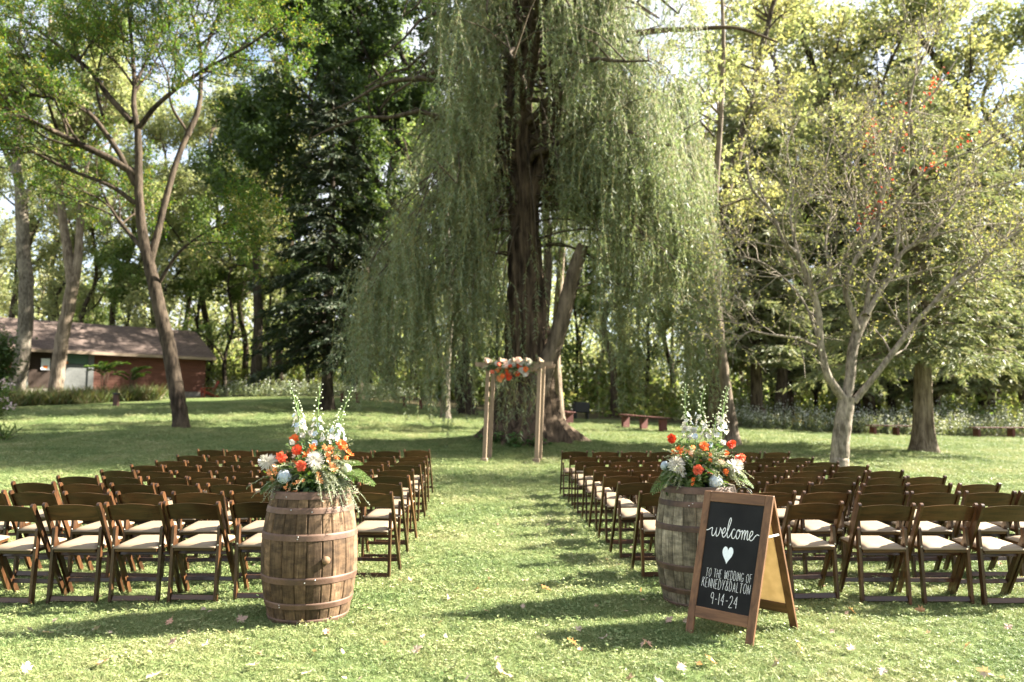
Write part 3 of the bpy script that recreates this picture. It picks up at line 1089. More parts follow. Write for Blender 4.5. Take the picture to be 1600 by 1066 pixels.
    o = link('strands', mesh_np('strands', np.vstack(C.V) - base, np.vstack(C.Q), leaf_mat('willow_withes', [(.16, .14, .05), (.20, .17, .06)], 0), True), root); o['kind'] = 'stuff'
    V, Q = leaves_np(p - base, d, rng.uniform(.10, .165, len(p)), rng.uniform(.017, .030, len(p)), rng, .3, .1, True)
    o = link('crown', mesh_np('crown', V, Q, LF_WILLOW), root); o['kind'] = 'stuff'
    print('willow leaves', len(p))


willow()


# ------------------------------------------------------------------ 2. honey locust on the left lawn
def locust():
    b0 = G(282, 23.5)
    root = thing('locust_tree', 'honey locust with leaning forked trunk and feathery open crown on the left lawn', 'tree', b0)
    t = Tree(31)
    D = 23.5
    sp0 = dict(n=[10, 6, 3], ang=[(25, 60), (25, 60), (25, 70)], len=[2.4, 1.2, .65], rad=[.05, .022, .009], leaf_from=2, dens=40, wob=.17, trop=.05, scat=.06, hang=-.1, upb=.3)
    L = lambda pts, r0, r1, dd=0, sp=sp0, t0=.3, n=8, d=D: t.limb(path(pts, d, dd), r0, r1, n, sp, 0, t0)
    t.limb(path([(284, 690), (283, 664), (281, 645), (274, 600), (263, 540), (251, 490), (242, 450), (234, 415)], D), .25, .18, 14, start_flare=.14)
    t.limb(path([(236, 425), (226, 385), (220, 345), (217, 300), (217, 250), (215, 200)], D), .175, .10, 10)
    L([(215, 205), (209, 165), (210, 130), (205, 60), (200, 0), (205, -70)], .10, .03, .6)
    L([(217, 200), (250, 160), (310, 115), (390, 70), (430, 40)], .09, .02, -1.2)
    L([(205, 190), (170, 150), (140, 110), (95, 75), (40, 35), (-20, 20)], .10, .02, .8)
    L([(212, 290), (180, 230), (130, 170), (60, 150), (0, 140), (-50, 120)], .10, .02, -1.4)
    L([(212, 272), (170, 247), (130, 228), (90, 208), (40, 185), (0, 165), (-60, 150)], .13, .03, -2.2)
    L([(211, 318), (185, 298), (160, 285), (100, 262), (40, 232), (0, 220), (-60, 205)], .08, .02, -1.0)
    L([(232, 420), (245, 370), (258, 315), (275, 255), (293, 210)], .12, .085, 1.0, None)
    L([(293, 212), (310, 170), (314, 120), (313, 80), (302, 30), (290, -30)], .10, .03, 1.2, d=D + 1)
    L([(314, 95), (330, 55), (345, 10), (365, -40)], .05, .02, .6, d=D + 1.2)
    L([(292, 205), (268, 165), (262, 120), (245, 70), (255, 10)], .05, .015, -.6, d=D + 1)
    L([(212, 130), (232, 90), (262, 30), (285, -20)], .05, .015, .8)
    L([(160, 180), (150, 130), (160, 70), (150, 0)], .05, .015, 1.5)
    L([(250, 440), (275, 400), (310, 370), (350, 350), (390, 345)], .06, .012, -.8)
    L([(228, 395), (190, 350), (165, 310), (150, 270)], .08, .02, 1.8)
    L([(130, 110), (110, 50), (95, 0), (80, -60)], .05, .015, 1.0)
    L([(90, 205), (60, 120), (30, 60)], .05, .015, -1.5)
    t.finish(root, bark_mat('locust_bark', (.018, .013, .009), (.085, .064, .045), 12, .18, 1.0), LF_LOCUST, .10, .046, .6, tri=True)
    print('locust leaves', sum(map(len, t.lp)))


locust()


# ------------------------------------------------------------------ 3. small bare crab apple on the right
def crab():
    b0 = G(1311, 16.4)
    root = thing('crab_apple_tree', 'small grey many limbed crab apple tree with sparse yellow leaves behind the right chairs', 'tree', b0)
    t = Tree(33)
    D = 16.4
    sp0 = dict(n=[12, 5, 2], ang=[(20, 65), (25, 70), (25, 75)], len=[1.7, .85, .42], rad=[.026, .011, .006], leaf_from=2, dens=8.0, wob=.22, trop=.06, scat=.03, hang=-.3, upb=.35)
    base = t.limb(path([(1311, 752), (1311, 726), (1312, 710), (1315, 680), (1319, 650), (1323, 620)], D), .20, .165, 14, start_flare=.06)
    L = lambda pts, r0, r1, dd=0, t0=.25, sp=sp0: t.limb(path(pts, D, dd), r0 * .84, r1, 8, sp, 0, t0)
    L([(1321, 628), (1306, 607), (1293, 586), (1283, 543), (1279, 489), (1269, 453), (1246, 399), (1223, 376), (1205, 330), (1176, 297), (1165, 250)], .12, .022, -.8, .35)
    L([(1322, 630), (1328, 588), (1333, 543), (1343, 512), (1354, 490)], .14, .11, .2, .5, None)
    L([(1354, 492), (1366, 470), (1382, 445), (1399, 420), (1411, 394), (1449, 373), (1499, 359), (1560, 350), (1625, 352)], .085, .018, .5)
    L([(1340, 516), (1330, 485), (1321, 452), (1333, 413), (1350, 388), (1366, 366), (1378, 310), (1393, 260), (1403, 213), (1419, 180), (1445, 158), (1466, 137), (1496, 90)], .085, .015, -.3)
    L([(1352, 492), (1360, 440), (1375, 390), (1372, 340), (1376, 300), (1370, 240), (1362, 190)], .07, .014, .9)
    L([(1334, 628), (1350, 608), (1366, 589), (1399, 546), (1426, 509), (1455, 478), (1483, 446), (1533, 409), (1566, 379), (1610, 350)], .095, .025, -.6)
    L([(1281, 545), (1262, 536), (1246, 529), (1210, 524), (1183, 519), (1165, 512), (1153, 506), (1120, 500)], .045, .012, -.4)
    L([(1399, 405), (1405, 350), (1399, 320), (1449, 318), (1520, 300), (1600, 277)], .05, .012, .8)
    L([(1379, 345), (1410, 310), (1433, 280), (1470, 255), (1533, 230), (1600, 200)], .045, .01, -.8)
    L([(1450, 372), (1490, 320), (1513, 283), (1535, 245), (1580, 212)], .035, .01, .9)
    L([(1269, 453), (1290, 430), (1310, 412), (1318, 408)], .04, .02, -.5)
    L([(1248, 400), (1235, 340), (1240, 290), (1230, 230), (1250, 180)], .04, .01, .6)
    L([(1300, 440), (1290, 380), (1300, 320), (1290, 260), (1305, 200)], .04, .01, 1.2)
    L([(1350, 385), (1335, 320), (1320, 260), (1335, 200)], .04, .01, .6)
    L([(1483, 446), (1520, 440), (1560, 425), (1610, 420)], .035, .01, .5)
    L([(1283, 545), (1260, 480), (1230, 440), (1190, 410), (1150, 400)], .04, .01, .8)
    L([(1419, 180), (1430, 120), (1450, 70), (1440, 20)], .03, .01, .5)
    t.finish(root, bark_mat('crab_bark', (.085, .070, .052), (.30, .255, .20), 15, .35, .9), LF_CRAB, .066, .036, .5)
    # a red creeper climbing the middle limbs
    rng = np.random.default_rng(8)
    seg = []
    for pts, dd in (([(1366, 366), (1383, 300), (1403, 213), (1405, 150)], -.3), ([(1376, 300), (1362, 230), (1358, 190)], .6), ([(1433, 280), (1480, 235), (1520, 215)], -.6), ([(1345, 350), (1360, 330), (1390, 300)], -.4), ([(1440, 160), (1470, 115)], -.4)):
        q = smooth_path(path(pts, D, dd), 40)
        seg.append(q)
    q = np.vstack(seg)
    p = q[rng.integers(0, len(q), 190)] + rng.normal(size=(190, 3)) * .09
    V, Q = leaves_np(p - np.array(root.location), rng.normal(size=(190, 3)) + (0, 0, -.5), .075, .05, rng, .4, .1)
    o = link('red_creeper', mesh_np('red_creeper', V, Q, LF_RED), root); o['kind'] = 'stuff'
    print('crab leaves', sum(map(len, t.lp)))


crab()


# ------------------------------------------------------------------ conifers
def conifer(root, D, h, z0, R, seed, bark, leaf, tr, whorls, per, droop, L=.16, W=.035, dens=15, lean=0.0, shape=0.8, flute=0.0, rise=0.0):
    rng = np.random.default_rng(seed)
    base = np.array(root.location)
    T, B = MB(), MB()
    z = np.linspace(-0.2, h, 60)
    sp = np.stack([lean * z + .05 * np.sin(z * .6 + seed), .04 * np.cos(z * .5), z], -1)
    rad = tr * (1 - .93 * np.clip(z / h, 0, 1)) + tr * .55 * np.exp(-np.maximum(z, 0) * 2.6)
    V, Q = tube(sp, rad, 18)
    if flute:
        a = np.arange(18) / 18 * 2 * np.pi
        Vr = V.reshape(60, 18, 3)
        c = sp[:, None, :]
        k = 1 + flute * np.sin(5 * a + .4)[None, :, None] * np.exp(-np.maximum(z, 0) * .25)[:, None, None]
        V = (c + (Vr - c) * k).reshape(-1, 3)
    T.add(V, Q)
    Pl, Dl = [], []
    for i in range(whorls):
        t = (i + rng.uniform(0, .8)) / whorls
        zz = z0 + (h - z0) * t
        Lb = R * (1 - t) ** shape * rng.uniform(.65, 1.15) + .25
        for k in range(per):
            az = k * 2 * np.pi / per + i * 1.1 + rng.uniform(-.4, .4)
            l = Lb * rng.uniform(.6, 1.1)
            s = np.linspace(0, 1, 7)
            x0, y0 = np.interp(zz, z, sp[:, 0]), np.interp(zz, z, sp[:, 1])
            pts = np.stack([x0 + np.cos(az) * l * s, y0 + np.sin(az) * l * s, zz + rise * l * s - droop * l * s ** 1.5 + .12 * l * s ** 3], -1)
            pts[1:] += np.cumsum(rng.normal(size=(6, 3)) * .03 * l, axis=0) * .4
            B.tube(pts, np.linspace(.035 * (1 - t) + .012, .005, 7), 4)
            nt_ = max(4, int(l * 6))
            for f in rng.uniform(.15, 1, nt_):
                j = min(int(f * 6), 5)
                p = pts[j] + (pts[j + 1] - pts[j]) * (f * 6 - j)
                sd = az + rng.choice((-1, 1)) * rng.uniform(.5, 1.1)
                tl = l * .38 * (1.1 - .6 * f) * rng.uniform(.6, 1.2) + .12
                dv = np.array((math.cos(sd), math.sin(sd), -droop * .8 + rng.normal() * .12))
                nl = max(3, int(tl * dens))
                q = rng.uniform(0, 1, nl)[:, None]
                Pl.append(p + dv * tl * q + rng.normal(size=(nl, 3)) * .03 + np.array((0, 0, -.10)) * q)
                Dl.append(dv + rng.normal(size=(nl, 3)) * .45 + np.array((0, 0, -.25)))
    link('trunk', mesh_np('trunk', np.vstack(T.V), np.vstack(T.Q), bark, True), root)
    o = link('branches', mesh_np('branches', np.vstack(B.V), np.vstack(B.Q), bark, True), root); o['kind'] = 'stuff'
    p, d = np.vstack(Pl), np.vstack(Dl)
    V, Q = leaves_np(p, d, L * rng.uniform(.6, 1.3, len(p)), W * rng.uniform(.7, 1.3, len(p)), rng, .6, .1, True)
    o = link('crown', mesh_np('crown', V, Q, leaf), root); o['kind'] = 'stuff'
    print('conifer', root.name, len(p))
    return root


r = thing('spruce_tree', 'tall dark spruce standing left of the willow', 'tree', G(511, 32.0))
conifer(r, 32, 14.8, 2.3, 3.5, 3, BK_DARK, LF_SPRUCE, .25, 30, 6, .36, .24, .075, 34, 0, .7)
r = thing('cedar_tree', 'cedar with flared fluted pale brown trunk right of the crab apple', 'tree', G(1449, 22.0))
conifer(r, 22, 11.5, 2.7, 3.2, 5, BK_PALE, LF_CEDAR, .27, 26, 7, .30, .19, .062, 34, .004, .5, .16)
r = thing('hemlock_tree', 'grey green conifer with straight trunk rising behind the aster bed', 'tree', G(1183, 37.5))
conifer(r, 37.5, 17, 3.4, 3.9, 6, BK_BROWN, LF_CEDAR, .31, 30, 7, .28, .30, .11, 22, 0, .45)
r = thing('hemlock_tree', 'grey green conifer with dark trunk standing behind the last bench on the right', 'tree', G(1541, 40))
conifer(r, 40, 15, 2.6, 4.6, 9, BK_DARK, LF_CEDAR, .36, 26, 8, .28, .30, .11, 22, 0, .45)
r = thing('pine_tree', 'tall thin pine with sparse dark tufts rising above the crab apple', 'tree', G(1396, 42))
conifer(r, 42, 22.5, 9.5, 2.6, 15, BK_DARK, LF_SPRUCE, .2, 13, 4, .15, .26, .08, 20, 0, .3)
r = thing('hemlock_tree', 'grey green conifer between the crab apple and the cedar, farther back', 'tree', G(1338, 43))
conifer(r, 43, 14, 3.0, 4.2, 12, BK_DARK, LF_CEDAR, .3, 26, 8, .28, .30, .11, 22, 0, .45)


# ------------------------------------------------------------------ dark maple behind the spruce and willow
def maple():
    D = 35.0
    root = thing('maple_tree', 'big dark green maple spreading its limbs between spruce and willow', 'tree', G(731, D))
    t = Tree(41)
    sp0 = dict(n=[12, 8, 4], ang=[(30, 70), (30, 65), (30, 75)], len=[3.0, 1.5, .75], rad=[.06, .025, .01], leaf_from=2, dens=27, wob=.18, trop=.1, scat=.1, hang=-.35, upb=.15)
    t.limb(path([(731, 685), (731, 656), (728, 630), (722, 570), (712, 500), (700, 430), (688, 380)], D), .5, .34, 12, start_flare=.35)
    L = lambda pts, r0, r1, dd=0, t0=.2: t.limb(path(pts, D, dd), r0, r1, 8, sp0, 0, t0)
    L([(690, 390), (640, 350), (590, 285), (534, 213), (480, 150), (430, 110)], .2, .04, -2)
    L([(690, 390), (665, 300), (620, 220), (570, 140), (530, 60), (500, -20)], .2, .04, 0)
    L([(694, 400), (690, 280), (660, 170), (620, 67), (590, -10), (570, -80)], .2, .05, 1.5)
    L([(690, 390), (720, 270), (715, 160), (700, 60), (690, -40)], .18, .05, -1)
    L([(600, 290), (540, 270), (480, 262), (430, 250), (400, 240)], .09, .02, -2.5)
    L([(560, 240), (520, 160), (470, 90), (430, 30), (410, -40)], .09, .02, 1.2)
    L([(640, 190), (580, 100), (550, 20), (530, -60)], .09, .02, -1.5)
    L([(620, 80), (560, 20), (490, 0), (440, -40)], .08, .02, -1.5)
    L([(480, 150), (430, 160), (390, 190)], .05, .02, -1)
    t.finish(root, BK_DARK, LF_MAPLE, .17, .14, .6, tri=True)
    print('maple leaves', sum(map(len, t.lp)))


maple()


# ------------------------------------------------------------------ two tall trunks before the shed
def tall_pair():
    sp0 = dict(n=[10, 6, 4], ang=[(30, 65), (30, 65), (30, 75)], len=[3.0, 1.5, .8], rad=[.07, .03, .012], leaf_from=2, dens=15, wob=.18, trop=.15, scat=.12, hang=-.3, upb=.2)
    for label, seed, D, base, limbs, leaf in (
        ('tall grey trunk at the far left in front of the shed doorway', 51, 40.0, 20,
         [([(20, 615), (28, 585), (34, 560), (40, 500), (41, 440), (37, 400), (35, 356), (33, 310)], .40, .30, None),
          ([(33, 315), (28, 270), (24, 220), (35, 150), (30, 70), (40, -20)], .25, .06, sp0),
          ([(36, 318), (52, 290), (70, 276), (97, 256), (120, 220), (135, 150), (150, 60)], .2, .05, sp0),
          ([(30, 290), (5, 230), (-30, 160), (-50, 80)], .16, .05, sp0)], LF_GRN),
        ('tall pale forked trunk before the shed, right of the grey one', 52, 39.0, 86,
         [([(84, 622), (88, 600), (97, 530), (108, 475), (114, 440)], .34, .29, None),
          ([(113, 450), (107, 400), (100, 356), (92, 290), (90, 250), (80, 170), (75, 90), (80, 0)], .27, .06, sp0),
          ([(115, 450), (121, 413), (124, 370), (126, 330), (135, 260), (160, 190), (170, 100), (180, 0)], .24, .05, sp0),
          ([(92, 290), (120, 230), (150, 180), (170, 120)], .13, .04, sp0)], LF_YEL)):
        root = thing('tall_tree', label, 'tree', G(base, D))
        t = Tree(seed)
        for pts, r0, r1, s in limbs:
            t.limb(path(pts, D, 0.8 if s else 0), r0, r1, 12, s, 0, .3, start_flare=(.2 if s is None else 0))
        t.finish(root, BK_PALE if seed == 52 else BK_GREY, leaf, .22, .15, .5, tri=True)


tall_pair()


# ------------------------------------------------------------------ thin trunks near the willow
def thin_tree(label, D, pts, r0, r1, leaf, seed, bark=BK_BROWN, n0=9, crown_from=.55, flare=.1, dens=16):
    root = thing('slim_tree', label, 'tree', G(pts[0][0], D))
    t = Tree(seed)
    sp = dict(n=[n0, 6, 3], ang=[(35, 70), (30, 65), (30, 75)], len=[2.4, 1.2, .6], rad=[.05, .02, .01], leaf_from=2, dens=dens, wob=.18, trop=.12, scat=.08, hang=-.3, upb=.2)
    t.limb(path(pts, D), r0, r1, 10, sp, 0, crown_from, start_flare=flare)
    t.finish(root, bark, leaf, .16, .10, .5, tri=True)


thin_tree('slim pale trunk leaning left beside the right flower barrel', 23, [(1144, 700), (1138, 640), (1128, 560), (1118, 480), (1112, 400), (1118, 300), (1125, 200), (1130, 90), (1128, -20)], .19, .05, LF_YEL, 61, BK_PALE, 12, .5, .14)
thin_tree('broad dark trunk just left of the slim pale leaning one', 29, [(1124, 668), (1122, 600), (1120, 520), (1116, 440), (1124, 340), (1150, 250), (1170, 170), (1195, 60), (1215, -20)], .36, .07, LF_OLIVE, 62, BK_BROWN, 18, .42, .15, 20)  # crown made denser to throw shade on the left lawn
thin_tree('short pale trunk close behind the willow on its right side', 25.5, [(874, 686), (872, 640), (868, 560), (872, 470), (880, 380), (890, 280), (900, 170)], .22, .05, LF_WILLOW, 63, BK_PALE, 5, .7, .12)
thin_tree('slim grey trunk under the willow curtain left of the arbor', 31, [(696, 664), (696, 620), (699, 560), (704, 480), (700, 380), (695, 260), (700, 150)], .19, .05, LF_GRN, 64, BK_GREY, 6, .6, .1)


# ------------------------------------------------------------------ woods behind the lawn
def wood_proto(seed, H, clear, spread, leaf, bark, r0, dens, L=.24, W=.15, n0=15):
    root = thing('wood_tree', 'tree', 'tree', (0, 0, 0))
    t = Tree(seed)
    rng = t.rng
    pts = np.array([(rng.normal() * .18 * i, rng.normal() * .18 * i, H * i / 6 - (.3 if i == 0 else 0)) for i in range(7)])
    sp = dict(n=[n0, 6, 4], ang=[(30, 70), (30, 65), (30, 75)], len=[spread, spread * .5, spread * .26], rad=[.09, .035, .012], leaf_from=2, dens=dens, wob=.2, trop=.22, scat=.16, hang=-.25, upb=.25)
    t.limb(pts, r0, r0 * .25, 8, sp, 0, clear, start_flare=.1)
    t.finish(root, bark, leaf, L, W, .5, tri=True)
    print('wood proto', seed, sum(map(len, t.lp)))
    return root


protos = {
    'g': wood_proto(71, 21, .26, 4.6, LF_GRN, BK_BROWN, .28, 26, .22, .16),
    'y': wood_proto(72, 20, .28, 4.4, LF_YEL, BK_BROWN, .24, 22, .21, .15),
    'o': wood_proto(73, 23, .30, 4.2, LF_OLIVE, BK_DARK, .30, 18, .2, .14),
    's': wood_proto(74, 15, .10, 3.0, LF_GRN, BK_DARK, .13, 30, .19, .13),
    't': wood_proto(75, 13, .08, 2.8, LF_YEL, BK_DARK, .12, 30, .19, .13),
}
names = {'g': ('broad green leaved tree', 'broad green trees in the woods'), 'y': ('yellowing tall tree', 'yellowing trees in the woods'),
         'o': ('tall olive leaved tree', 'tall olive trees in the woods'), 's': ('slim green sapling', 'slim green saplings in the woods'), 't': ('slim yellowing sapling', 'slim yellowing saplings in the woods')}
rw_ = random.Random(4)
wood = []
# (px, distance, kind)
WOOD = [(-120, 52, 'g'), (-40, 58, 'y'), (20, 54, 'y'), (70, 62, 'o'), (130, 55, 'y'), (180, 58, 'y'), (235, 57, 'y'), (290, 60, 'y'), (322, 56, 'y'), (352, 52, 's'), (378, 58, 'y'),
                 (398, 48, 'o'), (420, 55, 't'), (436, 54, 'y'), (462, 60, 'y'), (480, 52, 's'), (540, 56, 'o'), (575, 50, 's'), (610, 58, 'g'), (650, 52, 'y'), (685, 60, 'o'), (745, 55, 't'),
                 (775, 50, 's'), (900, 52, 's'), (935, 60, 'y'), (975, 54, 'o'), (1010, 50, 't'), (1050, 58, 'y'), (1085, 52, 's'), (1130, 56, 'o'), (1165, 63, 'y'), (1210, 52, 't'), (1240, 56, 'o'),
                 (1278, 47, 's'), (1310, 58, 'y'), (1375, 50, 't'), (1405, 60, 'o'), (1440, 52, 's'), (1480, 58, 'y'), (1512, 49, 't'), (1570, 55, 'y'), (1620, 50, 's'), (1680, 56, 'o'), (1760, 52, 'y'),
                 (-180, 60, 'o'), (1850, 56, 'g'), (1950, 50, 'o'), (1235, 46, 'y'), (1215, 41, 'y'), (1325, 44, 'o'), (1440, 42, 'y'), (1545, 41, 'o'), (1610, 44, 'y'), (560, 44, 'g'), (850, 40, 'g'), (960, 42, 'y'), (1365, 47, 'y'), (1460, 46, 'o'), (1530, 53, 'o'), (140, 60, 's'), (250, 52, 't'), (310, 54, 's'), (85, 53, 't'), (200, 53, 's')]  # hidden trees behind the willow are added to shade the far left lawn
ZONES = [(-60, 'left of the shed'), (50, 'behind the left end of the shed roof'), (120, 'behind the pale forked trunk'), (200, 'behind the middle of the shed roof'), (270, 'behind the leaning locust trunk'),
         (335, 'behind the right end of the shed'), (400, 'in the gap between shed and spruce'), (470, 'just left of the spruce'), (560, 'behind the spruce'), (640, 'behind the outer left willow curtain'), (710, 'behind the inner left willow curtain'),
         (800, 'behind the left edge of the willow trunk'), (920, 'behind the right edge of the willow trunk'), (1000, 'behind the inner right willow curtain'), (1095, 'behind the outer right willow curtain'), (1180, 'behind the slim leaning trunk'),
         (1260, 'left of the crab apple crown'), (1345, 'behind the left half of the crab apple'), (1425, 'behind the right half of the crab apple'), (1500, 'behind the fluted cedar'), (1590, 'behind the last bench on the right'), (9999, 'past the right edge of the lawn')]
zone_of = lambda px: next(z for lim, z in ZONES if px < lim)
wood_label = {}
for px, d, k in WOOD:
    same = sorted(t[1] for t in WOOD if t[2] == k and zone_of(t[0]) == zone_of(px))
    rank = '' if len(same) < 2 else (', the nearer one' if d == same[0] else (', the farther one' if d == same[-1] else ', the one between'))
    wood_label[(px, d, k)] = names[k][0] + ' ' + zone_of(px) + rank
for px, d, k in WOOD:
    x, y, z = G(px, d)
    lab = wood_label[(px, d, k)]
    grp = names[k][1]
    s = rw_.uniform(.85, 1.12) * (1.2 if px > 1110 and k in 'yo' else 1)
    copy_thing(protos[k], (x, y, z), rw_.uniform(0, 6.28), lab, grp, (s, s, s * rw_.uniform(.92, 1.08)))
for p_ in protos.values():
    for ch in list(p_.children):
        bpy.data.objects.remove(ch)
    bpy.data.objects.remove(p_)

# far woods: one mass of trunks and leaves
rng = np.random.default_rng(91)
TR = MB()
for _ in range(130):
    x = rng.uniform(-75, 75); y = rng.uniform(68, 105)
    h = rng.uniform(12, 20)
    z = float(ground(x, y))
    TR.tube(np.array([(x, y, z - .3), (x + rng.normal() * .3, y, z + h * .5), (x + rng.normal() * .6, y, z + h)]), np.array([.25, .18, .05]) * rng.uniform(.6, 1.3), 5)
o = link('far_wood_trunks', mesh_np('far_wood_trunks', np.vstack(TR.V), np.vstack(TR.Q), BK_BROWN, True))
tag(o, 'dense stand of distant tree trunks far back in the woods', 'woods', kind='stuff')
n = 125000
cx_ = rng.uniform(-85, 85, 700); cy_ = rng.uniform(66, 108, 700); cz_ = rng.beta(1.0, 1.4, 700) * 17 + .6
i = rng.integers(0, 700, n)
p = np.stack([cx_[i], cy_[i], cz_[i]], -1) + rng.normal(size=(n, 3)) * np.array((1.8, 1.6, 1.25))
p[:, 2] += ground(p[:, 0], p[:, 1])
V, Q = leaves_np(p, rng.normal(size=(n, 3)), rng.uniform(.35, .6, n), rng.uniform(.3, .45, n), rng, .6, 0, True)
o = link('far_wood_leaves', mesh_np('far_wood_leaves', V, Q, LF_YEL))
tag(o, 'pale mass of distant leaves far back in the woods', 'woods', kind='stuff')


# ------------------------------------------------------------------ undergrowth, asters, shed border
def cloud(name, spots, per, leafmat, L, W, seed, up=.5, dirup=.3):
    """leafy mounds: spots (x, y, radius, height)."""
    rng = np.random.default_rng(seed)
    Pl, Dl = [], []
    for (x, y, r, h) in spots:
        k = int(per * r * r * h)
        a = rng.uniform(0, 6.28, k); q = np.sqrt(rng.uniform(0, 1, k)) * r
        zz = h * rng.beta(1.6, 1.2, k) * (1 - .45 * (q / r) ** 2)
        X, Y = x + q * np.cos(a), y + q * np.sin(a)
        Pl.append(np.stack([X, Y, ground(X, Y) + zz], -1))
        Dl.append(rng.normal(size=(k, 3)) + np.array((0, 0, dirup)))
    p, d = np.vstack(Pl), np.vstack(Dl)
    V, Q = leaves_np(p, d, L * rng.uniform(.6, 1.3, len(p)), W * rng.uniform(.6, 1.3, len(p)), rng, up, .1, True)
    return link(name, mesh_np(name, V, Q, leafmat))


rng = np.random.default_rng(17)
LF_UNDER = leaf_mat('undergrowth_leaves', [(.11, .16, .055), (.15, .20, .07), (.20, .245, .09), (.27, .285, .12), (.17, .16, .09)], .55, tcol=(1.3, 1.3, .7))
LF_ASTER = leaf_mat('aster_leaves', [(.12, .15, .085), (.15, .18, .10), (.19, .21, .13)], .3)
LF_WHITE = leaf_mat('white_aster_flowers', [(.62, .63, .60), (.72, .72, .70), (.55, .56, .50)], .15)
LF_GOLD = leaf_mat('goldenrod_flowers', [(.40, .27, .05), (.50, .33, .06), (.32, .22, .06)], .15)
LF_STRAW = leaf_mat('straw_grass', [(.09, .13, .045), (.13, .155, .06), (.20, .18, .09), (.075, .115, .04), (.16, .12, .07)], .3)
spots = []
for _ in range(230):
    x = rng.uniform(-55, 55)
    e = float(lawn_edge(x))
    y = e + rng.uniform(5, 24) if x < -15 and x > -30 else e + rng.uniform(2.5, 22)
    spots.append((x, y, rng.uniform(.7, 1.9), rng.uniform(.5, 2.4)))
for _ in range(190):
    x = rng.uniform(-58, 58)
    spots.append((x, float(lawn_edge(x)) + rng.uniform(11, 28), rng.uniform(1.2, 2.4), rng.uniform(1.6, 5.5)))
tag(cloud('undergrowth', spots, 34, LF_UNDER, .34, .24, 18), 'leafy undergrowth along the foot of the woods', 'undergrowth', kind='stuff')


def stems_bed(name, spots, leafm, flm, per, seed, h0, fl=.5, L=.11, W=.03, fs=.03):
    rng = np.random.default_rng(seed)
    Pl, Dl, Fp = [], [], []
    for (x, y, r, h) in spots:
        k = int(per * r * r)
        a = rng.uniform(0, 6.28, k); q = np.sqrt(rng.uniform(0, 1, k)) * r
        X, Y = x + q * np.cos(a), y + q * np.sin(a)
        H = h * rng.uniform(.6, 1.1, k) * (1 - .35 * (q / r) ** 2)
        Z = ground(X, Y)
        lean = rng.normal(size=(k, 2)) * .12
        for _ in range(12):
            t = rng.uniform(.1, 1, k)
            Pl.append(np.stack([X + lean[:, 0] * t * H, Y + lean[:, 1] * t * H, Z + t * H], -1) + rng.normal(size=(k, 3)) * .02)
            Dl.append(rng.normal(size=(k, 3)) + np.array((0, 0, .6)))
        for _ in range(7):
            t = rng.uniform(.62, 1.05, k)
            sel = rng.uniform(size=k) < fl
            Fp.append((np.stack([X + lean[:, 0] * t * H, Y + lean[:, 1] * t * H, Z + t * H], -1) + rng.normal(size=(k, 3)) * .06)[sel])
    p, d, f = np.vstack(Pl), np.vstack(Dl), np.vstack(Fp)
    V, Q = leaves_np(p, d, L * rng.uniform(.6, 1.4, len(p)), W * rng.uniform(.7, 1.3, len(p)), rng, .5)
    a_ = (V, Q)
    V2, Q2 = leaves_np(f, rng.normal(size=(len(f), 3)) + (0, 0, .3), fs, fs, rng, .8)
    me = mesh_np(name, np.vstack([V, V2]), np.vstack([Q, Q2 + len(V)]), leafm)
    me.materials.append(flm)
    mi = np.zeros(len(Q) + len(Q2), np.int32); mi[len(Q):] = 1
    me.polygons.foreach_set('material_index', mi)
    return link(name, me)


sp_a = []
for px in np.arange(1145, 1700, 15):
    for row in range(3):
        d = 35.6 + row * 1.2 + rng.normal() * .25 - (px - 1145) * .0025
        x, y, z = G(px, d)
        sp_a.append((x + rng.normal() * .2, y, .75, (1.0 + .28 * row) * rng.uniform(.75, 1.25)))
tag(stems_bed('aster_bed', sp_a, LF_ASTER, LF_WHITE, 26, 19, 1.2, .62, .13, .04, .055), 'long bed of white wild asters along the right edge of the lawn', 'asters', kind='stuff')
sp_g = [(G(px, 35.0 + rng.normal() * .4)[0], 35.0 + rng.normal() * .4, .55, rng.uniform(.7, 1.0)) for px in (1228, 1245, 1262, 1285, 1345, 1480, 1420)]
tag(stems_bed('goldenrod_bed', sp_g, LF_ASTER, LF_GOLD, 30, 20, 1.0, .6, .12, .035, .05), 'yellow goldenrod growing in front of the white asters', 'goldenrod', kind='stuff')
sp_l = []
for px in np.arange(336, 640, 12):
    for row in range(2):
        d = float(np.interp(px, [336, 420, 640], [47.5, 44, 41])) + row * 1.3 + rng.normal() * .3
        x, y, z = G(px, d)
        sp_l.append((x, y, .85, (1.0 + .3 * row) * rng.uniform(.7, 1.2)))
tag(stems_bed('wildflower_bed', sp_l, LF_ASTER, LF_WHITE, 20, 22, 1.2, .25, .14, .045, .05), 'pale wildflower bed between shed corner and willow', 'wildflowers', kind='stuff')
# tall ornamental grass before the shed
rng2 = np.random.default_rng(23)
Pl, Dl, Ll = [], [], []
for px in np.arange(8, 252, 5):
    for row in range(2):
        d = float(np.interp(px, [8, 110, 252], [36.5, 38.5, 43.0])) + row * .9 + rng2.normal() * .3
        x, y, z = G(px, d)
        k = 90
        h = rng2.uniform(.35, 1.15) * (1.0 if rng2.uniform() < .8 else 1.3)
        a = rng2.uniform(0, 6.28, k)
        Pl.append(np.stack([x + rng2.normal(size=k) * .22, y + rng2.normal(size=k) * .22, np.full(k, z)], -1))
        Dl.append(np.stack([np.cos(a) * .75, np.sin(a) * .75, np.full(k, 1.0)], -1) + rng2.normal(size=(k, 3)) * .12)
        Ll.append(h * rng2.uniform(.5, 1.15, k))
p, d, l = np.vstack(Pl), np.vstack(Dl), np.concatenate(Ll)
V, Q = leaves_np(p, d, l, .045, rng2, .2)
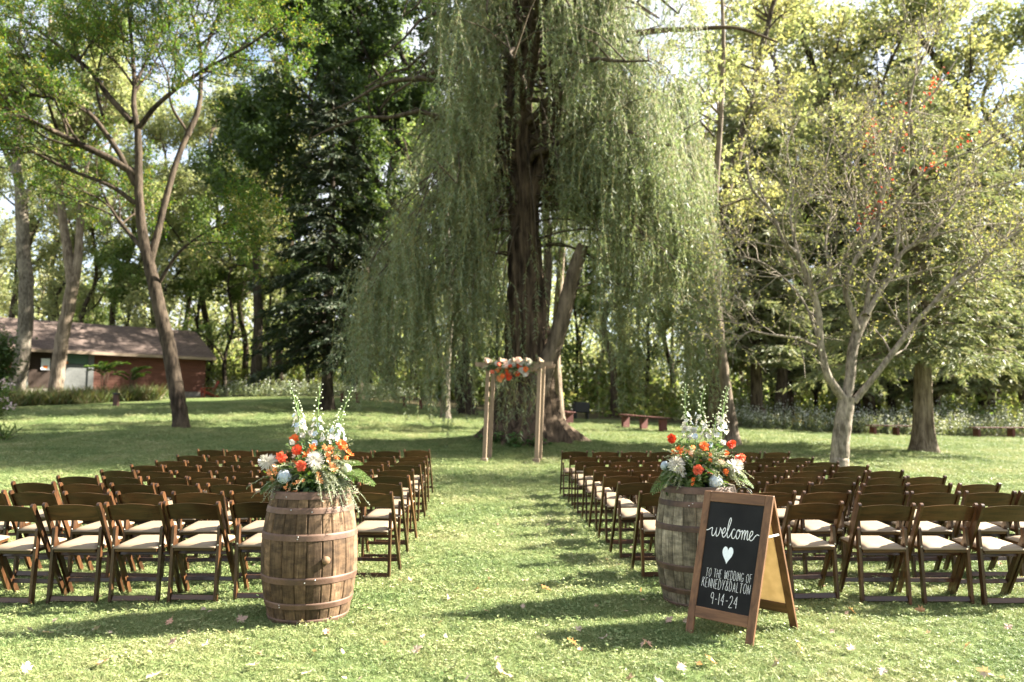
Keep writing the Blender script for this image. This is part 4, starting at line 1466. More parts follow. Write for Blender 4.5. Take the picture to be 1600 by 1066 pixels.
tag(link('ornamental_grass', mesh_np('ornamental_grass', V, Q, LF_STRAW)), 'bed of tall straw and green grasses before the shed', 'tall grass', kind='stuff')

LF_FERN = leaf_mat('sumac_leaves', [(.06, .12, .025), (.09, .155, .035), (.12, .17, .04)], .4)


def shrub(name, label, cat, base, spec, leafm, L, W, seed, flowers=None, twig=BK_BROWN):
    """several arching stems with leaves."""
    root = thing(name, label, cat, base)
    rng = np.random.default_rng(seed)
    B = MB(); Pl, Dl, F = [], [], []
    for _ in range(spec['stems']):
        a = rng.uniform(0, 6.28); h = spec['h'] * rng.uniform(.55, 1.1); o_ = spec['r'] * rng.uniform(.2, 1.0)
        s = np.linspace(0, 1, 7)
        pts = np.stack([np.cos(a) * o_ * s ** 1.4, np.sin(a) * o_ * s ** 1.4, h * (s - .22 * spec.get('arch', 0) * s ** 3) - .05], -1)
        B.tube(pts, np.linspace(.012, .004, 7) * spec.get('thick', 1), 4)
        k = int(spec['per'] * h)
        f = rng.uniform(spec.get('from', .15), 1.0, k) * 6
        i = np.minimum(f.astype(int), 5)
        p = pts[i] + (pts[i + 1] - pts[i]) * (f - i)[:, None]
        dr = rng.normal(size=(k, 3)) * (1, 1, .5) + (0, 0, spec.get('dirz', .1))
        Pl.append(p + rng.normal(size=(k, 3)) * spec.get('scat', .04)); Dl.append(dr)
        if flowers is not None and rng.uniform() < .8: F.append(pts[-1] + rng.normal(size=(9, 3)) * (.06, .06, .05))
    o = link('stems', mesh_np('stems', np.vstack(B.V), np.vstack(B.Q), twig, True), root); o['kind'] = 'stuff'
    p, d = np.vstack(Pl), np.vstack(Dl)
    V, Q = leaves_np(p, d, L * rng.uniform(.6, 1.3, len(p)), W * rng.uniform(.7, 1.3, len(p)), rng, .8, .12)
    o = link('foliage', mesh_np('foliage', V, Q, leafm), root); o['kind'] = 'stuff'
    if F:
        f = np.vstack(F)
        V, Q = leaves_np(np.repeat(f, 5, 0), rng.normal(size=(len(f) * 5, 3)) + (0, 0, .4), .045, .035, rng, .8)
        o = link('flowers', mesh_np('flowers', V, Q, flowers), root); o['kind'] = 'stuff'
    return root


def fern_shrub(label, base, h, seed):
    root = thing('sumac_shrub', label, 'shrub', base)
    rng = np.random.default_rng(seed)
    B = MB(); Pl, Dl = [], []
    for k in range(9):
        a = rng.uniform(0, 6.28); s = np.linspace(0, 1, 8)
        top = np.array((rng.normal() * .12, rng.normal() * .12, h * rng.uniform(.55, .8)))
        st = top * s[:, None]
        B.tube(st, np.linspace(.02, .01, 8), 4)
        l = h * rng.uniform(.28, .42)
        fr = top + np.stack([np.cos(a) * l * s, np.sin(a) * l * s, .95 * l * s - .55 * l * s ** 2.2], -1)
        B.tube(fr, np.linspace(.008, .003, 8), 3)
        d0 = unit(fr[-1] - fr[0])
        sd = np.cross(d0, (0, 0, 1))
        for f in np.linspace(.1, 1, 18):
            p = fr[min(int(f * 7), 6)]
            p = p + (fr[min(int(f * 7) + 1, 7)] - p) * (f * 7 - min(int(f * 7), 6))
            for s_ in (-1, 1):
                for q in range(3):
                    Pl.append(p + rng.normal(size=3) * .015); Dl.append(sd * s_ + d0 * .35 + np.array((0, 0, -.15 + .15 * q)))
    o = link('stems', mesh_np('stems', np.vstack(B.V), np.vstack(B.Q), BK_BROWN, True), root)
    p, d = np.array(Pl), np.array(Dl)
    V, Q = leaves_np(p, d, .22 * rng.uniform(.7, 1.2, len(p)), .07, rng, 1.0, .1)
    o = link('foliage', mesh_np('foliage', V, Q, LF_FERN), root); o['kind'] = 'stuff'


fern_shrub('feathery green sumac rising from tall grass before the shed wall', G(160, 41.0), 2.3, 81)
fern_shrub('smaller feathery sumac nearer the middle of the shed wall', G(203, 42.5), 2.0, 82)
LF_PINK = leaf_mat('pinkish_flowers', [(.70, .55, .62), (.75, .70, .72), (.6, .42, .52)], .2)
shrub('flowering_shrub', 'sunlit flowering shrub with pinkish blooms at the left edge of the lawn', 'shrub', G(-22, 20.0), dict(stems=40, h=1.65, r=.75, per=34, arch=.5, scat=.08), LF_GRN, .12, .06, 83, LF_PINK)
shrub('strap_leaf_plant', 'low plant with long strap leaves at the foot of the flowering shrub', 'plant', G(8, 20.0), dict(stems=10, h=.35, r=.35, per=16, scat=.02, dirz=.5), LF_GRN, .38, .05, 84)
shrub('dark_shrub', 'dark bushy evergreen shrub at the far left before the shed', 'shrub', G(-14, 33.0), dict(stems=60, h=3.6, r=1.1, per=40, arch=.6, scat=.18), LF_MAPLE, .17, .10, 85)
LF_HOSTA = leaf_mat('hosta_leaves', [(.05, .11, .03), (.08, .14, .04)], .3)
for px, d, lab in ((770, 20.2, 'low green plant at the willow foot behind the left arbor post'), (838, 19.8, 'low green plant at the willow foot by the right arbor post'), (802, 19.7, 'low green plant at the willow foot between the arbor posts')):
    shrub('ground_plant', lab, 'plant', G(px, d), dict(stems=22, h=.32, r=.4, per=26, scat=.05), LF_HOSTA, .13, .08, int(px))
# ================================================================== ARBOR
m_arbor = wood_mat('arbor_cedar', (0.17, 0.118, 0.075), (0.27, 0.195, 0.13), 0.75, (25, 25, 3), per_obj=0.12)
AD = 17.4
al, ar = G(756, AD), G(838, AD)
AW = ar[0] - al[0]
arbor = thing('wedding_arbor', 'slender cedar arbor with two pairs of posts before the willow trunk', 'arbor', ((al[0] + ar[0]) / 2, AD, float(ground((al[0] + ar[0]) / 2, AD))), -0.13)
HA = 2.16
for s in (-1, 1):
    for yb in (0, 0.62):
        q = MB()
        zb = float(ground(s * AW / 2 + arbor.location.x, AD + yb)) - arbor.location.z - .08
        q.bar((s * AW / 2 + (0.02 if yb else 0), yb, zb), (s * AW / 2 + 0.09 + (0.03 if yb else 0), yb, HA + .1), 0.088, 0.088, (1, 0, 0), 0.006)
        q.build('post', m_arbor, arbor)
    q = MB(); q.box((s * AW / 2, 0.0, 0.03), (0.15, 0.15, 0.12), None, 0.01); q.build('post_foot', m_arbor, arbor)


def arch_beam(half):
    """a beam with curved-cut ends; profile in x,z."""
    pr = [(-half, .085), (half, .085), (half - .01, .03)]
    for a in np.linspace(0, np.pi / 2, 7):
        pr.append((half - .03 - .24 * math.sin(a), -.085 + .085 * math.cos(a) * .9))
    pr2 = [(-x, z) for x, z in pr[2:]][::-1]
    return np.array(pr + pr2)


for y in (-0.075, 0.075 + 0.62):
    pr = arch_beam(AW / 2 + .30)
    n = len(pr)
    V = np.vstack([np.stack([pr[:, 0] + .09, np.full(n, y + o_), pr[:, 1] + HA], -1) for o_ in (-.022, .022)])
    Q = [(i, (i + 1) % n, n + (i + 1) % n, n + i) for i in range(n)]
    T = [(0, i + 1, i) for i in range(1, n - 1)] + [(n, n + i, n + i + 1) for i in range(1, n - 1)]
    q = MB(); q.add(V, Q, T)
    q.build('beam', m_arbor, arbor)
    if y < 0:
        m_bolt = plain_mat('dark_bolt', (0.03, 0.026, 0.022), 0.5)
        for s in (-1, 1):
            for z in (-.05, .04):
                b_ = MB(); b_.tube(np.array([(0, 0, 0), (0, -.012, 0)]), np.array([.014, .014]), 8, True)
                b_.build('bolt', m_bolt, arbor, loc=(s * AW / 2 + .09, y - .022, HA + z))
for i in range(5):
    x = -AW / 2 + .09 + AW * i / 4
    q = MB(); q.box((x, 0.31, HA + .13), (.045, 1.15, .09), None, .006); q.build('rafter', m_arbor, arbor)

# ================================================================== FOLDING CHAIRS
m_chair = wood_mat('walnut_varnish', (0.024, 0.0110, 0.0045), (0.080, 0.035, 0.0140), 0.34, (34, 34, 4), 0.4, 0.06, 0.12, 0.42)
m_chair_x = wood_mat('walnut_varnish_cross', (0.024, 0.0110, 0.0045), (0.078, 0.034, 0.0138), 0.32, (4, 34, 34), 0.4, 0.06, 0.12, 0.42)
m_cush = plain_mat('cream_vinyl', (0.225, 0.170, 0.113), 0.55, 0.35, 0.06, 9)
m_bolt2 = plain_mat('steel_bolt', (0.45, 0.44, 0.42), 0.35, 0.5, 0.05, 20, 0.8)


def rounded_bar(a, b, w, t, side, topround=True):
    """plank with a rounded far end."""
    a, b = np.asarray(a, float), np.asarray(b, float)
    z = b - a
    L = np.linalg.norm(z); z /= L
    x = np.asarray(side, float); x = x - z * (x @ z); x /= np.linalg.norm(x)
    y = np.cross(z, x)
    pr = [(-w / 2, 0), (w / 2, 0)]
    for k in np.linspace(0, np.pi, 7):
        pr.append((w / 2 * math.cos(k), L - w / 2 + w / 2 * math.sin(k)))
    pr = np.array(pr); n = len(pr)
    V = np.vstack([a + pr[:, :1] * x + pr[:, 1:] * z + y * o_ for o_ in (-t / 2, t / 2)])
    Q = [(i, (i + 1) % n, n + (i + 1) % n, n + i) for i in range(n)]
    T = [(0, i + 1, i) for i in range(1, n - 1)] + [(n, n + i, n + i + 1) for i in range(1, n - 1)]
    q = MB(); q.add(V, Q, T)
    return q


def make_chair():
    """faces +y; the origin lies on the ground under the top of the back."""
    c = thing('folding_chair', 'chair', 'chair', (0, 0, 0))
    for s in (-1, 1):
        # long post: from the back top down to the front foot
        q = rounded_bar((s * .205, .44, 0), (s * .205, .0, .775), .042, .022, (0, 1, 0))
        q.build('post', m_chair, c)
        # rear leg, pivoting on the post above the seat
        q = rounded_bar((s * .178, .082, 0), (s * .178, .116, .585), .040, .022, (0, 1, 0))
        o = q.build('rear_leg', m_chair, c)
        q = MB(); q.tube(np.array([(0, -.021, 0), (0, -.0255, 0)]), np.array([.007, .006]), 8, True)
        q.build('bolt', m_bolt2, o, loc=(s * .178, .109, .44))
    # curved back slat with arched top
    nx_, V, Q = 12, [], []
    xs = np.linspace(-.196, .196, nx_ + 1)
    for i, x in enumerate(xs):
        u = x / .196
        top = .748 + .022 * (1 - u * u) - .004
        bot = .632 + .008 * (1 - u * u)
        bow = -.022 * (1 - u * u)
        for z in (bot, top):
            y0 = .0 + (.775 - z) * .567 + bow
            V += [(x, y0 - .009, z), (x, y0 + .009, z)]
    for i in range(nx_):
        a = 4 * i; b_ = a + 4
        Q += [(a, b_, b_ + 2, a + 2), (a + 1, a + 3, b_ + 3, b_ + 1), (a + 2, b_ + 2, b_ + 3, a + 3), (a, a + 1, b_ + 1, b_)]
    e = 4 * nx_
    Q += [(0, 2, 3, 1), (e, e + 1, e + 3, e + 2)]
    q = MB(); q.add(V, Q); q.build('back_slat', m_chair_x, c)
    # seat frame and cushion (front a little higher)
    R = np.array(Matrix.Rotation(math.radians(3.0), 3, 'X'))
    q = MB(); q.box((0, .27, .418), (.318, .39, .026), R, .004); q.build('seat_frame', m_chair_x, c)
    # cushion: domed
    gx_, gy_ = np.linspace(-1, 1, 9), np.linspace(-1, 1, 9)
    V, Q = [], []
    for y in gy_:
        for x in gx_:
            e_ = (1 - abs(x) ** 6) * (1 - abs(y) ** 6)
            V.append((x * .166, y * .198, .012 + .022 * e_ ** .35))
    for j in range(8):
        for i in range(8):
            k = j * 9 + i
            Q.append((k, k + 1, k + 10, k + 9))
    V = np.array(V); n0 = len(V)
    ring = [i for i in range(9)] + [j * 9 + 8 for j in range(1, 9)] + [8 * 9 + i for i in range(7, -1, -1)] + [j * 9 for j in range(7, 0, -1)]
    low = V[ring].copy(); low[:, 2] = 0
    V2 = np.vstack([V, low]); m_ = len(ring)
    Q += [(ring[(i + 1) % m_], ring[i], n0 + i, n0 + (i + 1) % m_) for i in range(m_)]
    V2 = V2 @ R.T + np.array((0, .267, .431))
    q = MB(); q.add(V2, Q); q.build('cushion', m_cush, c, True)
    # rungs
    q = MB(); q.bar((-.194, .363, .135), (.194, .363, .135), .034, .018, (0, .2, 1)); q.build('front_rung', m_chair_x, c)
    q = MB(); q.bar((-.167, .086, .052), (.167, .086, .052), .040, .018, (0, .3, 1)); q.build('rear_rung', m_chair_x, c)
    q = MB(); q.bar((-.194, .235, .36), (.194, .235, .36), .028, .018, (0, .2, 1)); q.build('seat_rail', m_chair_x, c)
    return c


ORD = ['first', 'second', 'third', 'fourth', 'fifth', 'sixth', 'seventh', 'eighth', 'ninth']
chair0 = make_chair()
rc = random.Random(12)
first = True
ROW_D = [5.87 + .845 * k for k in range(9)]
for side in (-1, 1):
    for k, d in enumerate(ROW_D):
        if side < 0:
            xs = [-1.937, -2.40, -2.862, -3.325, -3.79, -4.255] if k == 0 else [-(1.02 + .042 * (k - 1)) - .235 - .486 * i for i in range(8)]
        else:
            xs = [2.33, 2.825, 3.305, 3.73, 4.2] if k == 0 else [1.07 - .038 * (k - 1) + .235 + .474 * i for i in range(8)]
        for i, x in enumerate(xs):
            px = CX0 + FPX * x / d
            if px < -70 or px > 1670: continue
            y = d + rc.uniform(-.05, .05) + (0.02 * abs(i - 3))
            xx = x + rc.uniform(-.018, .018)
            rz = math.radians(rc.uniform(-5.5, 5.5) + (-2.0 if side < 0 else 2.0))
            si = i + (1 if k == 0 and side < 0 else (2 if k == 0 else 0))
            lab = 'wooden folding chair %s of the aisle, %s row behind the barrel, %s seat in' % ('left' if side < 0 else 'right', ORD[k], ORD[si])
            grp = 'folding chairs %s of the aisle' % ('left' if side < 0 else 'right')
            loc = (xx, y, float(ground(xx, y + .15)) - .012)
            if first:
                chair0.location, chair0.rotation_euler = loc, (0, 0, rz)
                tag(chair0, lab, 'chair', grp)
                first = False
            else:
                copy_thing(chair0, loc, rz, lab, grp)

# ================================================================== BARRELS
def stave_material(name, cols, grime=0.5):
    m, nt, b = nodes_of(name)
    tc = N(nt, 'ShaderNodeTexCoord'); oi = N(nt, 'ShaderNodeObjectInfo')
    off = N(nt, 'ShaderNodeVectorMath', operation='MULTIPLY_ADD')
    nt.links.new(oi.outputs['Random'], off.inputs[0]); off.inputs[1].default_value = (9.1, 4.3, 6.1)
    nt.links.new(tc.outputs['Object'], off.inputs[2])
    mp = N(nt, 'ShaderNodeMapping'); mp.inputs['Scale'].default_value = (55, 55, 4.5)
    nt.links.new(off.outputs['Vector'], mp.inputs['Vector'])
    n1 = N(nt, 'ShaderNodeTexNoise', Scale=1.0, Detail=7.0, Roughness=.7, Distortion=.6); nt.links.new(mp.outputs['Vector'], n1.inputs['Vector'])
    mp2 = N(nt, 'ShaderNodeMapping'); mp2.inputs['Scale'].default_value = (9, 9, 22)
    nt.links.new(off.outputs['Vector'], mp2.inputs['Vector'])
    n2 = N(nt, 'ShaderNodeTexNoise', Scale=1.0, Detail=5.0, Roughness=.6); nt.links.new(mp2.outputs['Vector'], n2.inputs['Vector'])
    n3 = N(nt, 'ShaderNodeTexNoise', Scale=3.2, Detail=4.0); nt.links.new(off.outputs['Vector'], n3.inputs['Vector'])
    r = ramp(nt, [(.25, cols[0]), (.48, cols[1]), (.72, cols[2])])
    nt.links.new(n1.outputs['Fac'], r.inputs['Fac'])
    r2 = ramp(nt, [(.38, (1 - grime,) * 3), (.62, (1.1, 1.1, 1.1))]); nt.links.new(n2.outputs['Fac'], r2.inputs['Fac'])
    r3 = ramp(nt, [(.35, (.48, .46, .43)), (.65, (1.2, 1.2, 1.2))]); nt.links.new(n3.outputs['Fac'], r3.inputs['Fac'])
    a1 = N(nt, 'ShaderNodeMix', data_type='RGBA', blend_type='MULTIPLY'); a1.inputs['Factor'].default_value = 1
    nt.links.new(r.outputs['Color'], a1.inputs['A']); nt.links.new(r2.outputs['Color'], a1.inputs['B'])
    a2 = N(nt, 'ShaderNodeMix', data_type='RGBA', blend_type='MULTIPLY'); a2.inputs['Factor'].default_value = 1
    nt.links.new(a1.outputs['Result'], a2.inputs['A']); nt.links.new(r3.outputs['Color'], a2.inputs['B'])
    hs = N(nt, 'ShaderNodeHueSaturation'); mr = N(nt, 'ShaderNodeMapRange'); mr.inputs['To Min'].default_value = .68; mr.inputs['To Max'].default_value = 1.25
    nt.links.new(oi.outputs['Random'], mr.inputs['Value']); nt.links.new(mr.outputs['Result'], hs.inputs['Value'])
    nt.links.new(a2.outputs['Result'], hs.inputs['Color'])
    nt.links.new(hs.outputs['Color'], b.inputs['Base Color'])
    b.inputs['Roughness'].default_value = .8; b.inputs['Specular IOR Level'].default_value = .25
    bp = N(nt, 'ShaderNodeBump', Strength=.5, Distance=.004); nt.links.new(n1.outputs['Fac'], bp.inputs['Height']); nt.links.new(bp.outputs['Normal'], b.inputs['Normal'])
    return m


def hoop_material(name, c0, c1, c2):
    m, nt, b = nodes_of(name)
    tc = N(nt, 'ShaderNodeTexCoord')
    n1 = N(nt, 'ShaderNodeTexNoise', Scale=7.0, Detail=7.0, Roughness=.7); nt.links.new(tc.outputs['Object'], n1.inputs['Vector'])
    r = ramp(nt, [(.3, c0), (.5, c1), (.7, c2)]); nt.links.new(n1.outputs['Fac'], r.inputs['Fac'])
    nt.links.new(r.outputs['Color'], b.inputs['Base Color'])
    b.inputs['Roughness'].default_value = .62; b.inputs['Metallic'].default_value = .15; b.inputs['Specular IOR Level'].default_value = .45
    n2 = N(nt, 'ShaderNodeTexNoise', Scale=60.0, Detail=4.0); nt.links.new(tc.outputs['Object'], n2.inputs['Vector'])
    bp = N(nt, 'ShaderNodeBump', Strength=.25, Distance=.003); nt.links.new(n2.outputs['Fac'], bp.inputs['Height']); nt.links.new(bp.outputs['Normal'], b.inputs['Normal'])
    return m


BH, RH, RB = .90, .268, .335


def brad(z):
    u = (z - BH / 2) / (BH / 2)
    return RB - (RB - RH) * abs(u) ** 1.9


def barrel(label, loc, rz, m_st, m_hp, bung_deg, bung_z, seed):
    root = thing('oak_barrel', label, 'barrel', loc, rz, 'oak barrels flanking the aisle')
    rng = random.Random(seed)
    # staves of three widths, shared meshes turned round the axis
    meshes = {}
    zz = np.linspace(0, BH, 15)

    def stave(wdeg):
        if wdeg in meshes: return meshes[wdeg]
        h = math.radians(wdeg) / 2 - .0045
        V, Q = [], []
        angs = (-h, -h * .82, 0, h * .82, h)
        for z in zz:
            r = brad(z)
            for j, a in enumerate(angs):
                rr = r - (.005 if j in (0, 4) else 0)
                V.append((rr * math.cos(a), rr * math.sin(a), z))
            V.append(((r - .028) * math.cos(h), (r - .028) * math.sin(h), z))
            V.append(((r - .028) * math.cos(-h), (r - .028) * math.sin(-h), z))
        for i in range(len(zz) - 1):
            for j in range(7):
                a, b_ = 7 * i + j, 7 * i + (j + 1) % 7
                Q.append((a, b_, b_ + 7, a + 7))
        T = []
        for o_, fl in ((0, 1), (7 * (len(zz) - 1), 0)):
            Q += [(o_ + 0, o_ + 1, o_ + 5, o_ + 6)] if False else []
            T += [(o_ + 6, o_, o_ + 1), (o_ + 6, o_ + 1, o_ + 2), (o_ + 6, o_ + 2, o_ + 5), (o_ + 2, o_ + 3, o_ + 5), (o_ + 3, o_ + 4, o_ + 5)]
        q = MB(); q.add(V, Q, T)
        me = q.mesh('stave', m_st, False); fix_normals(me)
        meshes[wdeg] = me
        return me
    ws = [15, 18, 13, 20, 16, 12, 19, 17, 14, 16, 20, 15, 18, 13, 19, 16, 14, 18, 12, 20, 17, 18]
    tot = sum(ws)
    a = 0.0
    for w in ws:
        w_ = w * 360.0 / tot
        wk = round(w_, 2)
        link('stave', stave(wk), root, rot=(0, 0, math.radians(a + w_ / 2)))
        a += w_
    q = MB(); q.lathe([(0.0, BH - .035), (RH - .02, BH - .035), (RH - .02, BH - .06), (0, BH - .06)], 40); q.build('head', m_st, root)
    for zc, wd, in ((.874, .048), (.775, .040), (.600, .045), (.312, .045), (.142, .040), (.026, .048)):
        pr = []
        for z in np.linspace(zc - wd / 2, zc + wd / 2, 4): pr.append((brad(z) + .0035, z))
        for z in np.linspace(zc + wd / 2, zc - wd / 2, 4): pr.append((brad(z) - .004, z))
        pr.append(pr[0])
        q = MB(); q.lathe(pr, 72)
        h = q.build('hoop', m_hp, root, True)
        for k in range(2):
            an = math.radians(rng.uniform(-120, -60)) - rz + k * .06
            rr = brad(zc) + .0035
            b_ = MB(); b_.lathe([(.0001, .004), (.004, .003), (.0052, 0)], 8)
            o = b_.build('rivet', m_bolt2, h, True)
            o.location = (rr * math.cos(an), rr * math.sin(an), zc + (k - .5) * .015)
            o.rotation_euler = Vector((math.cos(an), math.sin(an), 0)).to_track_quat('Z', 'Y').to_euler()
    if bung_deg is not None:
        an = math.radians(bung_deg) - rz
        r = brad(bung_z)
        q = MB(); q.lathe([(0.0001, .020), (.021, .019), (.026, .014), (.028, -.02)], 18)
        o = q.build('bung', m_bung, root, True)
        o.location = (r * math.cos(an), r * math.sin(an), bung_z)
        o.rotation_euler = Vector((math.cos(an), math.sin(an), 0)).to_track_quat('Z', 'Y').to_euler()
    return root


m_bung = wood_mat('bung_wood', (.12, .07, .036), (.20, .12, .07), .7, (20, 20, 20))
m_st1 = stave_material('brown_oak_staves', [(.056, .034, .019), (.130, .080, .044), (.215, .145, .088)])
m_st2 = stave_material('weathered_oak_staves', [(.075, .062, .042), (.185, .158, .112), (.30, .265, .20)], .5)
m_hp1 = hoop_material('rusty_hoop', (.055, .032, .022), (.108, .060, .038), (.165, .100, .070))
m_hp2 = hoop_material('dark_rusty_hoop', (.028, .018, .013), (.070, .041, .026), (.12, .072, .048))
BD1, BD2 = 5.60, 6.03
bl = np.array(((491 - 800) / FPX * BD1, BD1, float(ground(-1.44, BD1)) - .012))
br_ = np.array(((1087 - 800) / FPX * BD2, BD2, float(ground(1.45, BD2)) - .012))
barrel_l = barrel('brown oak barrel with rusty hoops and a wooden bung, left of the aisle', bl, .1, m_st1, m_hp1, -57, .447, 1)
barrel_r = barrel('grey weathered oak barrel right of the aisle, half hidden by the chalkboard', br_, .7, m_st2, m_hp2, None, .4, 2)

# ================================================================== FLOWER ARRANGEMENTS
def petal_mat(name, cols, trans=.25):
    return leaf_mat(name, cols, trans, .5, .3, (1.1, 1.0, .9))


PM = {
    'orange': petal_mat('orange_petals', [(.72, .16, .035), (.80, .22, .05), (.66, .12, .03)]),
    'red': petal_mat('red_orange_petals', [(.62, .065, .025), (.72, .10, .03), (.55, .05, .02)]),
    'coral': petal_mat('coral_petals', [(.78, .17, .09), (.82, .24, .14), (.70, .13, .07)]),
    'peach': petal_mat('peach_petals', [(.80, .36, .16), (.82, .44, .24), (.74, .28, .10)]),
    'white': petal_mat('white_petals', [(.56, .55, .50), (.62, .60, .55), (.48, .47, .41)]),
    'blue': petal_mat('pale_blue_petals', [(.46, .55, .66), (.54, .62, .70), (.62, .67, .64), (.42, .52, .66)]),
    'greenwhite': petal_mat('greenish_white_buds', [(.52, .58, .40), (.62, .64, .52), (.46, .54, .32)]),
    'yellow': petal_mat('flower_centre', [(.30, .12, .02), (.45, .22, .03), (.12, .05, .02)], 0),
    'pink': petal_mat('blush_petals', [(.80, .62, .52), (.82, .68, .60), (.78, .55, .44)]),
}
G_DARK = leaf_mat('dark_green_leaf', [(.038, .085, .026), (.055, .115, .034), (.075, .14, .042)], .3, .4, .45)
G_MID = leaf_mat('mid_green_leaf', [(.075, .135, .035), (.11, .17, .05), (.15, .20, .07)], .3, .45, .35)
G_PALE = leaf_mat('silvery_leaf', [(.19, .22, .14), (.26, .28, .19), (.32, .33, .24), (.15, .19, .11)], .25)
G_STEM = plain_mat('green_stem', (.13, .20, .06), .6)


def frame(n):
    n = unit(np.asarray(n, float))
    x = unit(np.cross((0, 0, 1.) if abs(n[2]) < .9 else (1., 0, 0), n))
    return np.array([x, np.cross(n, x), n]).T


def petals(n, r0, r1, L, W, tilt, rng, cup=.3, jit=.15):
    """a ring of n petals around +z from radius r0; returns V,Q (quads: broad with a rounded tip)."""
    V, Q = [], []
    for k in range(n):
        a = 2 * np.pi * k / n + rng.normal() * jit
        ti = tilt + rng.normal() * .12
        l = L * rng.uniform(.85, 1.12)
        c, s = math.cos(a), math.sin(a)
        out = np.array((c * math.cos(ti), s * math.cos(ti), math.sin(ti)))
        sd = np.array((-s, c, 0))
        up = np.cross(out, sd) * -1
        b = np.array((c * r0, s * r0, r1))
        w = W * .5
        pts = [b - sd * w * .35, b + sd * w * .35, b + out * l * .6 + sd * w + up * cup * w, b + out * l + sd * w * .45 + up * cup * w * 1.2, b + out * l - sd * w * .45 + up * cup * w * 1.2, b + out * l * .6 - sd * w + up * cup * w]
        i = len(V)
        V += pts
        Q += [(i, i + 1, i + 2, i + 5), (i + 5, i + 2, i + 3, i + 4)]
    return np.array(V), np.array(Q)


def flower_mesh(kind, r, rng):
    q = MB()
    if kind == 'zinnia':
        for j, (n, L, t) in enumerate(((15, 1.0, .02), (14, .86, .22), (12, .68, .45), (9, .48, .7))):
            V, Q = petals(n, r * .12, .004 * j, r * L * .9, r * .42, t, rng); q.add(V, Q)
    elif kind == 'mum':
        for j in range(9):
            t = -.45 + j * .21
            V, Q = petals(int(24 - j * 1.6), r * .10, .006 * j, r * (1.0 - .045 * j), r * .11, t, rng, .5, .25); q.add(V, Q)
    elif kind == 'carnation':
        for j in range(7):
            t = -.2 + j * .24
            V, Q = petals(13 - j, r * .08, .004 * j, r * .95, r * .55, t, rng, .7, .4)
            V += rng.normal(size=V.shape) * r * .07
            q.add(V, Q)
    elif kind == 'hydrangea':
        q.lathe([(.0001, -r * .8), (r * .55, -r * .55), (r * .8, 0), (r * .55, r * .55), (.0001, r * .8)], 12)
        for k in range(150):
            n = unit(rng.normal(size=3) + (0, 0, .35))
            M = frame(n)
            V, Q = petals(4, .002, 0, r * .17, r * .19, .15, rng, .1, .05)
            q.add(V @ M.T + n * r * rng.uniform(.85, 1.0), Q)
    elif kind == 'rose':
        for j in range(6):
            t = .1 + j * .25
            V, Q = petals(7 - j // 2, r * (.25 - .03 * j), .004 * j - r * .2, r * .95 - .05 * r * j, r * .9, t, rng, .9, .3); q.add(V, Q)
    elif kind == 'lily':      # small open trumpets in a cluster
        for k in range(5):
            n = unit(rng.normal(size=3) + (0, -.6, .6)); M = frame(n)
            V, Q = petals(6, .003, 0, r * .62, r * .30, .75, rng, .3, .1)
            q.add(V @ M.T + rng.normal(size=3) * r * .45, Q)
    return q.mesh(kind, None)


def flower(kind, col, root, pos, nrm, r, rng, name=None):
    me = flower_mesh(kind, r, rng)
    me.materials.append(PM[col])
    o = link(name or kind, me, root)
    o.matrix_local = Matrix.Translation(Vector(pos)) @ Matrix(frame(nrm).tolist()).to_4x4()
    if kind == 'zinnia':
        q = MB(); q.lathe([(.0001, r * .30), (r * .14, r * .28), (r * .2, r * .2), (r * .2, .0)], 10)
        c = q.build('centre', PM['yellow'], o, True)
    return o


def delphinium(root, p0, p1, rng, dens=1.0, blue=.3):
    p0, p1 = np.array(p0, float), np.array(p1, float)
    mid = (p0 + p1) / 2 + rng.normal(size=3) * .012
    sp = smooth_path([p0, mid, p1], 20)
    q = MB(); q.tube(sp, np.linspace(.0045, .0018, len(sp)), 5)
    st = q.build('delphinium_stem', G_STEM, root, True)
    L = np.linalg.norm(p1 - p0)
    qs = {'greenwhite': MB(), 'white': MB(), 'blue': MB()}
    ps = MB()
    n = int(L * 78 * dens)
    for k in range(n):
        f = k / n
        i = min(int(f * (len(sp) - 1)), len(sp) - 2)
        p = sp[i]
        a = k * 2.4 + rng.normal() * .3
        sz = .0135 * (1 - f) + .0078
        out = np.array((math.cos(a), math.sin(a), .45 + .5 * f))
        e = p + out * (.036 * (1 - .66 * f) + .007)
        ps.tube(np.array([p, (p + e) / 2 + (0, 0, .003), e]), np.array([.0013, .0011, .001]), 3)
        M = frame(out)
        if f > .34:      # closed buds
            c = 'greenwhite'
            V = []
            for (rr, z) in ((.0001, -.9), (.62, -.3), (.66, .25), (.0001, .95)):
                V += [(rr * math.cos(t), rr * math.sin(t), z) for t in np.linspace(0, 2 * np.pi, 6, endpoint=False)]
            V = np.array(V) * sz * .70
            Q = [(6 * j + t, 6 * j + (t + 1) % 6, 6 * j + 6 + (t + 1) % 6, 6 * j + 6 + t) for j in range(3) for t in range(6)]
            qs[c].add(V @ M.T + e, Q)
        else:
            c = 'blue' if rng.uniform() < blue else 'white'
            V, Q = petals(5, sz * .15, 0, sz * .95, sz * .85, .35, rng, .4, .1)
            qs[c].add(V @ M.T + e, Q)
    for c, nm in (('greenwhite', 'bud'), ('white', 'blossom'), ('blue', 'blossom')):
        if qs[c].n:
            o = qs[c].build(nm, PM[c], st); o['kind'] = 'stuff'
    o = ps.build('stalklets', G_STEM, st); o['kind'] = 'stuff'


